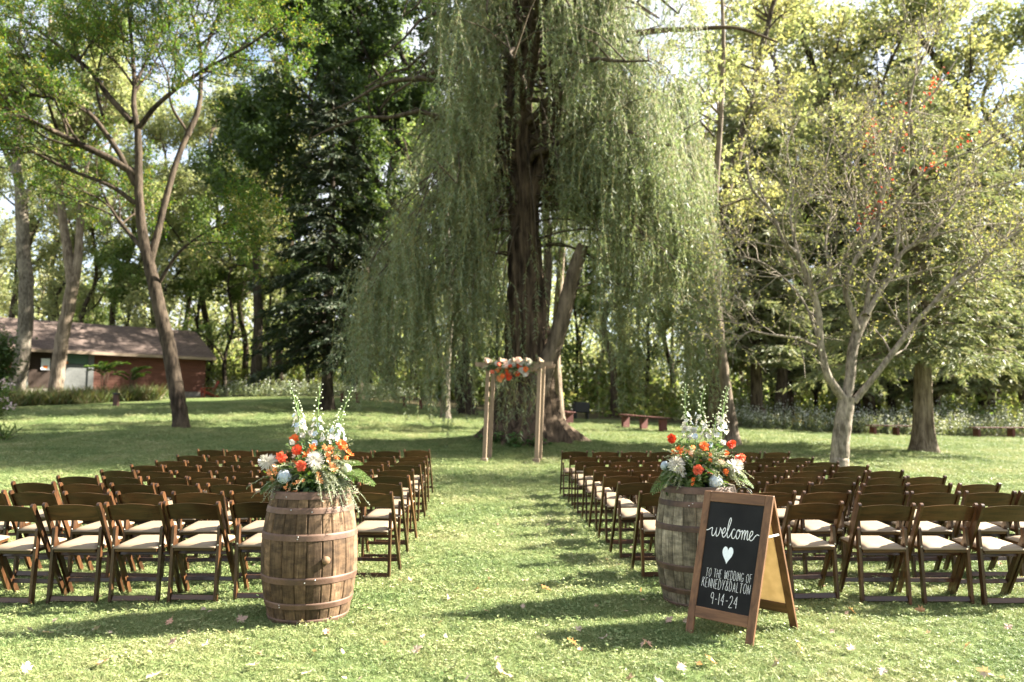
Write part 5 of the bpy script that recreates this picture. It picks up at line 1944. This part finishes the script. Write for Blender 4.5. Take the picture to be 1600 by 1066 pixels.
def sprig(root, p0, p1, leafm, L, W, n, rng, name='sprig', sag=.05, ang=.9):
    """a stem with paired leaves."""
    p0, p1 = np.array(p0, float), np.array(p1, float)
    s = np.linspace(0, 1, 10)[:, None]
    sp = p0 + (p1 - p0) * s + np.array((0, 0, 1)) * (sag * np.sin(s * np.pi))
    V0, Q0 = tube(sp, np.linspace(.0028, .001, 10), 4)
    f = np.linspace(.12, 1, n)
    i = np.minimum((f * 9).astype(int), 8)
    p = sp[i] + (sp[i + 1] - sp[i]) * (f * 9 - i)[:, None]
    d = unit(sp[i + 1] - sp[i])
    sd = unit(np.cross(d, rng.normal(size=(n, 3)) * .5 + (0, 0, 1)))
    sg = np.where(np.arange(n) % 2, 1, -1)[:, None]
    D = d * (1 - ang * .5) + sd * sg * ang + rng.normal(size=(n, 3)) * .15
    V, Q = leaves_np(p, D, L * rng.uniform(.7, 1.2, n) * (1.1 - .5 * f), W * rng.uniform(.8, 1.2, n) * (1.1 - .5 * f), rng, 1.2, .15)
    me = mesh_np(name, np.vstack([V0, V]), np.vstack([Q0, Q + len(V0)]), leafm)
    return link(name, me, root)


def fern(root, p0, p1, rng, w=.10, leafm=None, name='fern_frond'):
    p0, p1 = np.array(p0, float), np.array(p1, float)
    s = np.linspace(0, 1, 22)[:, None]
    sp = p0 + (p1 - p0) * s + np.array((0, 0, .06)) * np.sin(s * np.pi)
    V0, Q0 = tube(sp, np.linspace(.0025, .001, 22), 4)
    d = unit(np.gradient(sp, axis=0))
    sd = unit(np.cross(d, np.array((0, -.35, 1.0))))
    Pl, Dl, Ll = [], [], []
    for i in range(2, 22):
        l = w * math.sin(min(1, (i + 4) / 12) * np.pi / 2) * (1 - (i / 22) ** 2.2) + .012
        for sg in (-1, 1):
            dd = unit(sd[i] * sg + d[i] * .55)
            for k in np.linspace(.1, 1, 9):
                for s2 in (-1, 1):
                    Pl.append(sp[i] + dd * l * k); Dl.append(d[i] * s2 * .8 + dd * .6); Ll.append(.016 * (1.15 - .8 * k) + .004)
    p, dl, l = np.array(Pl), np.array(Dl), np.array(Ll)
    V, Q = leaves_np(p, dl, l, l * .5, rng, 4.0, 0)
    me = mesh_np(name, np.vstack([V0, V]), np.vstack([Q0, Q + len(V0)]), leafm or G_MID)
    return link(name, me, root)


def arrangement(label, base, spec, seed):
    """positions are metres right of / above the barrel rim centre; y is depth (minus = toward the viewer)."""
    rng = np.random.default_rng(seed)
    root = thing('flower_arrangement', label, 'flowers', base, 0, 'flower arrangements on the barrels')
    q = MB(); q.lathe([(.0001, -.028), (.09, -.028), (.11, .02), (.095, .05), (.0001, .055)], 24)
    q.build('bowl', m_cap, root, True)
    for kind, col, x, z, y, r in spec['flowers']:
        nrm = np.array((x * 1.3, -.75 + y * .3, .25 + z * .5))
        p = np.array((x, y, z))
        flower(kind, col, root, p, nrm, r * .82, rng)
        src = np.array((x * .15, .02, .04))
        V, Q = tube(np.array([src, (src + p) / 2 + (0, .02, .02), p - unit(nrm) * .004]), np.array([.003, .003, .0025]), 5)
        link('stem', mesh_np('stem', V, Q, G_STEM, True), root)
    for a, b_ in spec['spikes']:
        delphinium(root, a, b_, rng, 1.0, spec.get('blue', .3))
    for p0, p1, w in spec['ferns']:
        fern(root, p0, p1, rng, w, spec.get('fernmat'))
    # greenery: dark base leaves, pale wispy sprigs
    for k in range(110):
        a = rng.uniform(0, 6.283)
        l = rng.uniform(.14, .30)
        e = np.array((math.cos(a) * l * 1.05, math.sin(a) * l * .9, rng.uniform(-.06, .17) + .03))
        sprig(root, (math.cos(a) * .05, math.sin(a) * .05, .04), e, G_DARK if k % 2 else G_MID, .092, .046, 11, rng, 'leaf_sprig', .05)
    for k in range(70):
        a = rng.uniform(0, 6.283)
        l = rng.uniform(.06, .24)
        e = np.array((math.cos(a) * l, math.sin(a) * l * .8, rng.uniform(.18, .40)))
        sprig(root, (math.cos(a) * .03, 0, .05), e, G_MID if k % 2 else G_DARK, .055, .022, 12, rng, 'leaf_sprig', .02)
    for x0, x1, z1, y1 in spec['wisps']:
        for k in range(11):
            e = np.array((x1 + rng.normal() * .05, y1 + rng.normal() * .04, z1 + rng.normal() * .05))
            sprig(root, (x0, y1 * .4, .10), e, G_PALE, .026, .011, 46, rng, 'wispy_sprig', .06, 1.0)
    for k in range(spec.get('small', 16)):
        a = rng.uniform(0, 6.283); l = rng.uniform(.10, .24)
        p = np.array((math.cos(a) * l, -abs(math.sin(a)) * l * .8, rng.uniform(.05, .30)))
        flower('lily', ('peach', 'orange', 'white', 'pink')[k % 4], root, p, p + (0, -.1, .1), rng.uniform(.018, .028), rng, 'small_blossom')
    return root


S1 = 1 / 1140.0      # metres per pixel of the enlarged left view (centre x 430, rim y 960)
c1 = lambda x, y: ((x - 430) * S1, (960 - y) * S1)
FL = []
for kind, col, x, y, dy, r in (('zinnia', 'red', 350, 602, -.15, .050), ('zinnia', 'orange', 697, 562, -.10, .050), ('zinnia', 'orange', 292, 515, -.05, .046), ('carnation', 'coral', 405, 730, -.20, .042),
                               ('carnation', 'coral', 222, 668, -.12, .042), ('mum', 'white', 502, 685, -.17, .078), ('mum', 'white', 118, 708, -.12, .078), ('hydrangea', 'blue', 270, 810, -.20, .060),
                               ('lily', 'peach', 610, 590, -.12, .055), ('lily', 'peach', 625, 640, -.14, .045), ('lily', 'orange', 745, 640, -.12, .042), ('lily', 'peach', 200, 760, -.17, .052), ('lily', 'peach', 165, 795, -.15, .045),
                               ('lily', 'orange', 455, 600, -.12, .045), ('lily', 'peach', 545, 795, -.21, .045), ('lily', 'peach', 650, 740, -.16, .045), ('lily', 'peach', 395, 850, -.23, .03), ('lily', 'peach', 300, 890, -.22, .03), ('lily', 'peach', 370, 925, -.22, .03),
                               ('hydrangea', 'greenwhite', 735, 760, -.10, .05), ('rose', 'white', 295, 545, -.10, 0.020), ('rose', 'white', 360, 490, -.05, 0.019), ('rose', 'blue', 465, 550, -.06, 0.022), ('rose', 'white', 415, 470, -.02, 0.018)):
    xx, zz_ = c1(x, y)
    FL.append((kind, col, xx, zz_, dy, r))
v3 = lambda x, y, d=-.02: (c1(x, y)[0], d, c1(x, y)[1])
arrangement('flower arrangement with leaning delphiniums on the brown left barrel', bl + np.array((0, 0, .868)), dict(
    flowers=FL, blue=.45,
    spikes=[(v3(330, 450), v3(225, 45)), (v3(300, 480, .03), v3(270, 150, .03)), (v3(475, 520), v3(486, 70)), (v3(590, 540), v3(748, 95)), (v3(640, 540, .03), v3(650, 270, .03)), (v3(540, 560, -.05), v3(610, 370, -.05))],
    ferns=[((.12, -.06, .08), v3(950, 880, -.08), .10), ((.12, -.08, .06), v3(840, 720, -.04), .08), ((.10, -.08, .05), v3(880, 800, -.12), .09), ((-.1, -.1, .05), v3(90, 930, -.18), .06)],
    wisps=[(.08, .20, .02, -.26), (.1, .26, .08, -.2), (.15, .34, -.06, -.2), (.05, .14, .1, -.26), (.12, .28, .2, -.12), (-.1, -.26, .06, -.2), (-.05, -.14, .14, -.2), (.1, .22, .3, -.06)], small=14), 5)

S2 = 1 / 1105.0      # enlarged right view: centre x 430, rim y 960
c2 = lambda x, y: ((x - 432) * S2, (965 - y) * S2)
FL = []
for kind, col, x, y, dy, r in (('zinnia', 'orange', 455, 600, -.14, .050), ('carnation', 'coral', 380, 795, -.20, .044), ('mum', 'white', 215, 755, -.15, .080), ('mum', 'white', 695, 770, -.15, .078), ('hydrangea', 'blue', 520, 885, -.22, .066),
                               ('carnation', 'red', 195, 545, -.08, .040), ('lily', 'orange', 215, 640, -.10, .05), ('lily', 'orange', 245, 660, -.12, .045), ('lily', 'peach', 330, 640, -.10, .055), ('lily', 'peach', 355, 625, -.12, .045),
                               ('carnation', 'red', 695, 590, -.08, .035), ('lily', 'orange', 635, 655, -.12, .04), ('carnation', 'coral', 760, 705, -.10, .040), ('lily', 'orange', 610, 800, -.18, .045), ('lily', 'orange', 465, 790, -.21, .035), ('lily', 'orange', 330, 868, -.23, .032),
                               ('lily', 'orange', 485, 695, -.18, .03), ('lily', 'pink', 580, 725, -.17, .035), ('hydrangea', 'blue', 140, 770, -.06, .045), ('rose', 'blue', 400, 520, -.06, 0.022), ('rose', 'white', 325, 455, -.03, 0.024), ('rose', 'white', 400, 470, -.02, 0.023),
                               ('rose', 'blue', 525, 590, -.06, 0.022), ('rose', 'white', 500, 510, -.03, 0.020), ('rose', 'white', 640, 575, -.06, 0.020), ('rose', 'blue', 600, 510, -.02, 0.019), ('rose', 'white', 350, 530, -.05, 0.020), ('rose', 'white', 685, 490, 0, 0.014)):
    xx, zz_ = c2(x, y)
    FL.append((kind, col, xx, zz_, dy, r))
w3 = lambda x, y, d=-.02: (c2(x, y)[0], d, c2(x, y)[1])
arrangement('flower arrangement with upright white delphiniums on the grey right barrel', br_ + np.array((0, 0, .868)), dict(
    flowers=FL, blue=.25,
    spikes=[(w3(350, 500), w3(338, 60)), (w3(360, 560, .03), w3(345, 330, .03)), (w3(470, 470), w3(508, 80)), (w3(500, 560, -.04), w3(470, 260, -.04)), (w3(610, 500), w3(690, 120)), (w3(660, 480, .03), w3(735, 75, .03)), (w3(580, 560, -.03), w3(590, 330, -.03))],
    ferns=[((-.1, -.1, .08), w3(10, 980, -.16), .10), ((-.1, -.12, .06), w3(90, 860, -.14), .09), ((-.05, -.16, .05), w3(310, 1020, -.25), .07), ((.12, -.08, .07), w3(850, 930, -.12), .09), ((.1, -.1, .1), w3(800, 850, -.1), .08)],
    wisps=[(.02, .05, .26, -.2), (.08, .16, .22, -.2), (-.1, -.2, .24, -.14), (.1, .24, .12, -.2), (-.02, -.05, .3, -.14), (.14, .28, .06, -.2), (0, .1, .1, -.26), (-.12, -.24, .1, -.2)], small=16), 6)

# flowers on the arbor beam
rng = np.random.default_rng(77)
af = thing('arbor_flowers', 'spray of orange and white roses tied along the arbor beam', 'flowers', (arbor.location.x, arbor.location.y, arbor.location.z + HA))
m_per = 1 / (1600 / 140.0) / (FPX / AD)
for (kind, col, x, y, r) in (('rose', 'white', 770, 200, .085), ('rose', 'white', 1030, 200, .08), ('rose', 'white', 920, 205, .06), ('rose', 'pink', 870, 160, .06), ('rose', 'pink', 640, 190, .055), ('rose', 'pink', 655, 250, .045),
                            ('zinnia', 'red', 885, 260, .062), ('zinnia', 'red', 690, 390, .065), ('zinnia', 'red', 700, 460, .065), ('zinnia', 'red', 850, 395, .065), ('zinnia', 'orange', 1000, 320, .06), ('zinnia', 'coral', 530, 235, .05),
                            ('zinnia', 'orange', 670, 330, .055), ('zinnia', 'orange', 800, 280, .05), ('rose', 'white', 930, 330, .055), ('rose', 'pink', 1000, 390, .055), ('rose', 'peach', 540, 480, .06), ('zinnia', 'orange', 590, 440, .055), ('zinnia', 'coral', 410, 365, .045),
                            ('rose', 'pink', 840, 360, .05), ('zinnia', 'orange', 500, 340, .05), ('rose', 'white', 490, 215, .045), ('rose', 'white', 985, 420, .04), ('zinnia', 'red', 725, 265, .045), ('rose', 'pink', 320, 160, .045), ('zinnia', 'orange', 550, 290, .04), ('rose', 'white', 610, 270, .04)):
    p = np.array(((x - 755) * m_per + .04, -.17 + rng.normal() * .03, (255 - y) * m_per))
    flower(kind, col, af, p, (rng.normal() * .3 + .2, -1, .3 + rng.normal() * .2), r * 1.12, rng)
for k in range(110):
    x = rng.uniform(-.55, .62)
    e = np.array((x + rng.normal() * .12, -.16 + rng.normal() * .07, rng.uniform(-.26, .16) * (1.1 - abs(x))))
    sprig(af, (x * .7, -.11, 0), e, (G_DARK, G_MID, G_PALE)[k % 3], .085, .035, 11, rng, 'leaf_sprig', .03)
for k in range(9):
    x = rng.uniform(-.35, -.05)
    sprig(af, (x, -.12, -.12), (x + rng.normal() * .08, -.14, -.30 - rng.uniform(.1, .35)), G_PALE, .06, .02, 16, rng, 'hanging_sprig', 0)

# ================================================================== CHALKBOARD SIGN
m_signw = wood_mat('sign_frame_wood', (.085, .040, .017), (.20, .098, .045), .6, (30, 30, 3), .35, .2, per_obj=.15)
m_signx = wood_mat('sign_rail_wood', (.085, .040, .017), (.20, .098, .045), .6, (3, 30, 30), .35, .2, per_obj=.15)
m_chalk = plain_mat('chalkboard', (.009, .009, .0085), .6, .15, .455, 5)
m_ink = plain_mat('white_chalk_ink', (.82, .82, .80), .7, .2, .04)
m_heart = plain_mat('white_heart_paint', (.74, .78, .79), .7, .2, .06, 60)
m_board, nt, b = nodes_of('tan_back_board')
tc = N(nt, 'ShaderNodeTexCoord'); n1 = N(nt, 'ShaderNodeTexNoise', Scale=18.0, Detail=5.0); nt.links.new(tc.outputs['Object'], n1.inputs['Vector'])
r = ramp(nt, [(.3, (.46, .37, .22)), (.7, (.55, .45, .28))]); nt.links.new(n1.outputs['Fac'], r.inputs['Fac'])
nt.links.new(r.outputs['Color'], b.inputs['Base Color']); b.inputs['Roughness'].default_value = .7
tl = N(nt, 'ShaderNodeBsdfTranslucent'); nt.links.new(r.outputs['Color'], tl.inputs['Color'])
mx = N(nt, 'ShaderNodeMixShader'); mx.inputs['Fac'].default_value = .45
nt.links.new(b.outputs['BSDF'], mx.inputs[1]); nt.links.new(tl.outputs['BSDF'], mx.inputs[2]); nt.links.new(mx.outputs['Shader'], nt.nodes['Material Output'].inputs['Surface'])

BRf = np.array((1.457, 4.86))       # front right foot
BLf = np.array((1.150, 5.18))
wdir = unit(BRf - BLf)
SW = float(np.linalg.norm(BRf - BLf)) + .035
nd = np.array((-wdir[1], wdir[0]))   # away from the viewer
mid = (BRf + BLf) / 2
SH, SPREAD = .955, .60
sign = thing('chalkboard_sign', 'folding wooden chalkboard sign with white welcome lettering before the right barrel', 'sign', (mid[0], mid[1], float(ground(mid[0], mid[1])) - .008), math.atan2(wdir[1], wdir[0]))
# local: x to the right along the face, y away, z up. The front leaf leans back.
HZs = .90
lean = SPREAD / 2
fz = np.array((0, lean, HZs)); SL = float(np.linalg.norm(fz)); fz = fz / SL        # up the leaf
fx = np.array((1., 0, 0)); fy = np.cross(fz, fx)                                     # into the leaf
TOPW = SW + .03


def leaf_pts(u, v, o_=0.0, back=False):
    """u along the width (metres from the centre), v up the leaf, o_ out of the face."""
    if not back:
        return fx * u + fz * v - fy * o_
    zb = np.array((0, -lean, HZs)) / SL
    yb = np.cross(zb, fx)
    return np.array((0, SPREAD, 0)) + fx * u + zb * v + yb * o_


RW, RT = .052, .022
for back in (False, True):
    for s in (-1, 1):
        q = MB(); q.bar(leaf_pts(s * (SW / 2 - RW / 2), 0, 0, back), leaf_pts(s * (TOPW / 2 - RW / 2), SL, 0, back), RW, RT, (1, 0, 0), .003)
        q.build('leg', m_signw, sign)
    for v, w in ((SL - .035, .07), (.15, .07)):
        hw = SW / 2 + (TOPW - SW) / 2 * v / SL - RW - .0005
        q = MB(); q.bar(leaf_pts(-hw, v, -.001, back), leaf_pts(hw, v, -.001, back), w, RT - .002, fz if not back else (0, -lean, HZs), .002)
        q.build('rail', m_signx, sign)
    v0, v1 = .185, SL - .07
    h0, h1 = SW / 2 + (TOPW - SW) / 2 * v0 / SL - RW + .004, SW / 2 + (TOPW - SW) / 2 * v1 / SL - RW + .004
    ft, bt = .003, -.003
    V = [leaf_pts(-h0, v0 - .004, ft, back), leaf_pts(h0, v0 - .004, ft, back), leaf_pts(h1, v1 + .004, ft, back), leaf_pts(-h1, v1 + .004, ft, back),
         leaf_pts(-h0, v0 - .004, bt, back), leaf_pts(h0, v0 - .004, bt, back), leaf_pts(h1, v1 + .004, bt, back), leaf_pts(-h1, v1 + .004, bt, back)]
    q = MB(); q.add(V, [(0, 1, 2, 3), (4, 7, 6, 5), (0, 4, 5, 1), (1, 5, 6, 2), (2, 6, 7, 3), (3, 7, 4, 0)])
    q.build('back_board' if back else 'chalkboard', m_board if back else m_chalk, sign)
BW, BV0, BV1 = SW - 2 * RW + .008, .185, SL - .07


def ribbon(q, pts, w, closed=False):
    """a flat painted stroke on the board: pts in (u, v from board bottom), width w."""
    pts = np.asarray(pts, float)
    t = np.gradient(pts, axis=0)
    t /= np.linalg.norm(t, axis=1, keepdims=True) + 1e-9
    nn = np.stack([-t[:, 1], t[:, 0]], -1)
    A, B_ = pts + nn * w / 2, pts - nn * w / 2
    # round the ends a little
    V = np.array([leaf_pts(u, v, .0042) for u, v in np.vstack([A, B_])])
    m = len(pts)
    q.add(V, [(i, i + 1, m + i + 1, m + i) for i in range(m - 1)])


GLY = {
    'T': (.62, [[(0, 1), (.62, 1)], [(.31, 1), (.31, 0)]]), 'O': (.66, [[(.33 + .33 * math.sin(a), .5 + .5 * math.cos(a)) for a in np.linspace(0, 2 * np.pi, 18)]]),
    'H': (.58, [[(0, 1), (0, 0)], [(.58, 1), (.58, 0)], [(0, .52), (.58, .52)]]), 'E': (.48, [[(.48, 1), (0, 1), (0, 0), (.48, 0)], [(0, .52), (.4, .52)]]),
    'W': (.82, [[(0, 1), (.2, 0), (.41, .8), (.62, 0), (.82, 1)]]), 'D': (.6, [[(0, 0), (0, 1), (.25, 1), (.48, .85), (.6, .5), (.48, .15), (.25, 0), (0, 0)]]),
    'I': (.06, [[(.03, 1), (.03, 0)]]), 'N': (.58, [[(0, 0), (0, 1), (.58, 0), (.58, 1)]]),
    'G': (.64, [[(.6, .85), (.42, 1), (.2, .95), (.03, .7), (0, .45), (.08, .15), (.3, 0), (.55, .08), (.62, .25), (.62, .45), (.38, .45)]]),
    'F': (.46, [[(.46, 1), (0, 1), (0, 0)], [(0, .52), (.38, .52)]]), 'K': (.56, [[(0, 1), (0, 0)], [(.54, 1), (0, .42)], [(.16, .58), (.56, 0)]]),
    'Y': (.58, [[(0, 1), (.29, .48)], [(.58, 1), (.29, .48), (.25, 0)]]), 'A': (.62, [[(0, 0), (.31, 1), (.62, 0)], [(.11, .36), (.51, .36)]]),
    'L': (.44, [[(0, 1), (0, 0), (.44, 0)]]), '&': (.66, [[(.66, 0), (.2, .72), (.2, .92), (.34, 1), (.46, .9), (.42, .72), (.06, .34), (.04, .12), (.2, 0), (.42, .06), (.62, .42)]]),
    '9': (.5, [[(.48, .78), (.36, .98), (.16, .98), (.03, .8), (.06, .6), (.22, .5), (.4, .58), (.49, .78), (.46, .4), (.4, 0)]]),
    '-': (.34, [[(0, .45), (.34, .45)]]), '1': (.08, [[(.04, 1), (.04, 0)]]), '4': (.54, [[(.36, 0), (.38, 1), (0, .36), (.54, .36)]]),
    '2': (.52, [[(.02, .78), (.12, .96), (.3, 1), (.46, .88), (.46, .68), (.3, .4), (0, 0), (.52, .02)]]), ' ': (.30, []),
}


def text_line(s, u0, u1, v, h, w, slope=0.0, seed=0):
    rng = random.Random(seed)
    gap = .32
    tot = sum(GLY[c][0] + gap for c in s) - gap
    k = (u1 - u0) / tot
    q = MB()
    x = 0
    for c in s:
        dv = rng.uniform(-.04, .04)
        for st in GLY[c][1]:
            pts = np.array([(u0 + (x + a) * k + .02 * h * rng.uniform(-1, 1), v + (b_ + dv) * h + slope * (x / tot)) for a, b_ in st])
            if len(pts) > 4: pts = smooth_path(pts, 28)
            elif len(pts) > 2:
                pts = np.vstack([np.linspace(pts[i], pts[i + 1], 5)[: (5 if i == len(pts) - 2 else 4)] for i in range(len(pts) - 1)])
            else: pts = np.linspace(pts[0], pts[1], 4)
            ribbon(q, pts, w)
        x += GLY[c][0] + gap
    return q.build('lettering', m_ink, sign)


vv = lambda f: BV1 - f * (BV1 - BV0)      # f: 0 at the top of the board, 1 at the bottom
uu = lambda f: -BW / 2 + f * BW
text_line('TO THE WEDDING OF', uu(.10), uu(.955), vv(.715), .054, .0019, .0, 1)
text_line('KENNEDY&DALTON', uu(.055), uu(.955), vv(.815), .060, .0021, .0, 2)
text_line('9-14-24', uu(.26), uu(.76), vv(.955), .072, .0026, .0, 3)
SCR = [(-1.05, .70), (-.85, .55), (-.5, .62), (-.1, .85), (.02, .80), (.0, .4), (.12, .05), (.35, .12), (.55, .55), (.6, .9), (.58, .4), (.72, .04), (.95, .2), (1.1, .65), (1.1, .95), (1.16, .82), (1.3, .72)]
SCR += [(1.42, .36), (1.62, .42), (1.82, .66), (1.82, .90), (1.66, .95), (1.5, .7), (1.48, .3), (1.64, .03), (1.9, .18), (2.2, .8), (2.42, 1.6), (2.42, 1.95), (2.28, 1.98), (2.16, 1.5), (2.12, .6), (2.22, .08), (2.42, .08), (2.62, .4)]
SCR += [(2.84, .85), (3.02, .97), (3.14, .84), (3.0, .96), (2.82, .75), (2.74, .4), (2.86, .06), (3.1, .04), (3.3, .3), (3.44, .75), (3.62, .95), (3.44, .8), (3.36, .4), (3.48, .06), (3.7, .1), (3.86, .5), (3.8, .85), (3.62, .95), (3.7, .78), (3.98, .78)]
SCR += [(4.12, .92), (4.16, .5), (4.14, .02), (4.2, .5), (4.38, .92), (4.5, .85), (4.5, .4), (4.5, .02), (4.56, .5), (4.74, .92), (4.86, .82), (4.84, .3), (4.94, .04), (5.12, .2), (5.3, .42), (5.5, .66), (5.5, .9), (5.34, .95), (5.18, .7), (5.16, .3), (5.32, .02), (5.6, .12), (5.84, .45), (6.1, .66), (6.38, .6)]
SCR = np.array(SCR)
su_ = (uu(.985) - uu(-.06)) / (SCR[:, 0].max() - SCR[:, 0].min())
pts = np.stack([uu(-.05) + (SCR[:, 0] - SCR[:, 0].min()) * su_, vv(.335) + SCR[:, 1] * .066], -1)
q = MB(); ribbon(q, smooth_path(pts, 340), .0046)
q.build('welcome_script', m_ink, sign)
a = np.linspace(0, 2 * np.pi, 49)
hx = 16 * np.sin(a) ** 3; hy = 13 * np.cos(a) - 5 * np.cos(2 * a) - 2 * np.cos(3 * a) - np.cos(4 * a)
hp = np.stack([uu(.46) + hx / 32 * .078, vv(.485) + (hy / 29) * .115], -1)
V = np.array([leaf_pts(u, v, .0042) for u, v in np.vstack([[(uu(.46), vv(.485))], hp])])
q = MB(); q.add(V, None, [(0, i, i + 1) for i in range(1, 49)]); q.build('heart', m_heart, sign)
# a small flourish mark above the script
# white tie between the leaves on the right, wire handle at the top
m_tie = plain_mat('white_tie', (.75, .74, .70), .5)
q = MB(); q.bar(leaf_pts(TOPW / 2 - .012, SL * .72, .0), leaf_pts(TOPW / 2 - .012, SL * .72, .0, True), .012, .006, (0, 0, 1), .001); q.build('tie', m_tie, sign)
m_wire = plain_mat('dark_wire', (.03, .03, .03), .4, .5)
s = np.linspace(0, np.pi, 16)
q = MB(); q.tube(np.stack([.04 + .055 * np.cos(s), np.full(16, lean + .005), HZs + .006 + .035 * np.sin(s)], -1), .0035, 6); q.build('wire_handle', m_wire, sign, True)

# ================================================================== FALLEN LEAVES
LEAF_OUT = [(0, -1.1), (.06, -.4), (.42, -.52), (.30, -.18), (.78, -.05), (.50, .12), (.66, .48), (.30, .34), (.26, .72), (.0, 1.0)]


def fallen_leaf_mesh(rng):
    L = np.array(LEAF_OUT + [(-x, y) for x, y in LEAF_OUT[1:-1]][::-1])
    L = L * rng.uniform(.85, 1.15, L.shape)
    c1_, c2_ = rng.uniform(.15, .6), rng.uniform(-.3, .5)
    z = c1_ * L[:, 0] ** 2 + c2_ * (L[:, 1]) ** 2 * .5 + rng.normal(size=len(L)) * .07
    V = np.vstack([[(0, .05, 0)], np.stack([L[:, 0], L[:, 1], z], -1)]) * .034
    n = len(L)
    T = [(0, i + 1, (i + 1) % n + 1) for i in range(n)]
    return mesh_np('fallen_leaf', V, [np.array(T)])


LM = [leaf_mat('dry_leaf_tan', [(.32, .20, .11)], .2), leaf_mat('dry_leaf_brown', [(.24, .11, .045)], .2), leaf_mat('dry_leaf_orange', [(.42, .16, .055)], .25), leaf_mat('dry_leaf_pale', [(.30, .215, .155)], .2)]
LNAME = ['tan', 'brown', 'orange brown', 'pale pinkish']
rng = np.random.default_rng(101)
lmesh = []
for k in range(4):
    for j in range(4):
        me = fallen_leaf_mesh(rng); me.materials.append(LM[k]); lmesh.append(me)
named = [(265, 970, 2), (510, 985, 2), (375, 968, 1), (150, 980, 3), (270, 1000, 1), (905, 982, 0), (895, 1002, 2), (945, 995, 3), (1005, 1005, 1), (1012, 1003, 2), (1045, 968, 1), (985, 1055, 1), (1030, 1062, 3), (1330, 950, 2), (1215, 740, 2), (1285, 915, 1),
         (745, 918, 2), (700, 932, 1), (320, 1005, 3), (75, 985, 0), (40, 1040, 3), (160, 1030, 2), (600, 1000, 3), (650, 1012, 0), (570, 945, 1), (780, 1040, 2), (795, 1050, 1), (640, 905, 2), (820, 905, 3), (850, 915, 2), (1215, 1035, 3), (1250, 1010, 2), (1450, 985, 0), (1510, 1005, 2), (1575, 975, 1), (1380, 1045, 3), (1110, 1030, 2), (1065, 1040, 0), (480, 1045, 0), (395, 1035, 3), (240, 1050, 0), (1330, 1010, 1), (1440, 950, 2), (1540, 1045, 0)]
pl = []
for px, py, k in named:
    d = CAM_H * FPX / (py - HZ)
    pl.append((*G(px, d), k, True))
for _ in range(190):
    d = rng.uniform(3.9, 13)
    px = rng.uniform(-20, 1620)
    g_ = G(px, d)
    pl.append((*g_, int(rng.choice([0, 0, 1, 1, 2, 3])), False))
for x, y, z, k, big in pl:
    me = lmesh[k * 4 + int(rng.integers(0, 4))]
    o = link('fallen_leaf', me, None, (x, y, z + .040), tuple(rng.normal(size=3) * (.45, .45, 0) + (0, 0, rng.uniform(0, 6.28))))
    s = rng.uniform(1.0, 1.4) if big else rng.uniform(.5, .95)
    o.scale = (s, s, s)
    where = 'left barrel side of the lawn' if x < -.6 else ('sign side of the lawn' if x > .6 else 'grass aisle')
    tag(o, 'dry %s %s leaf fallen on the %s' % (LNAME[k], 'lobed' if big else 'small', where), 'leaf', 'dry %s leaves on the %s' % (LNAME[k], where))
print('objects', len(bpy.data.objects))
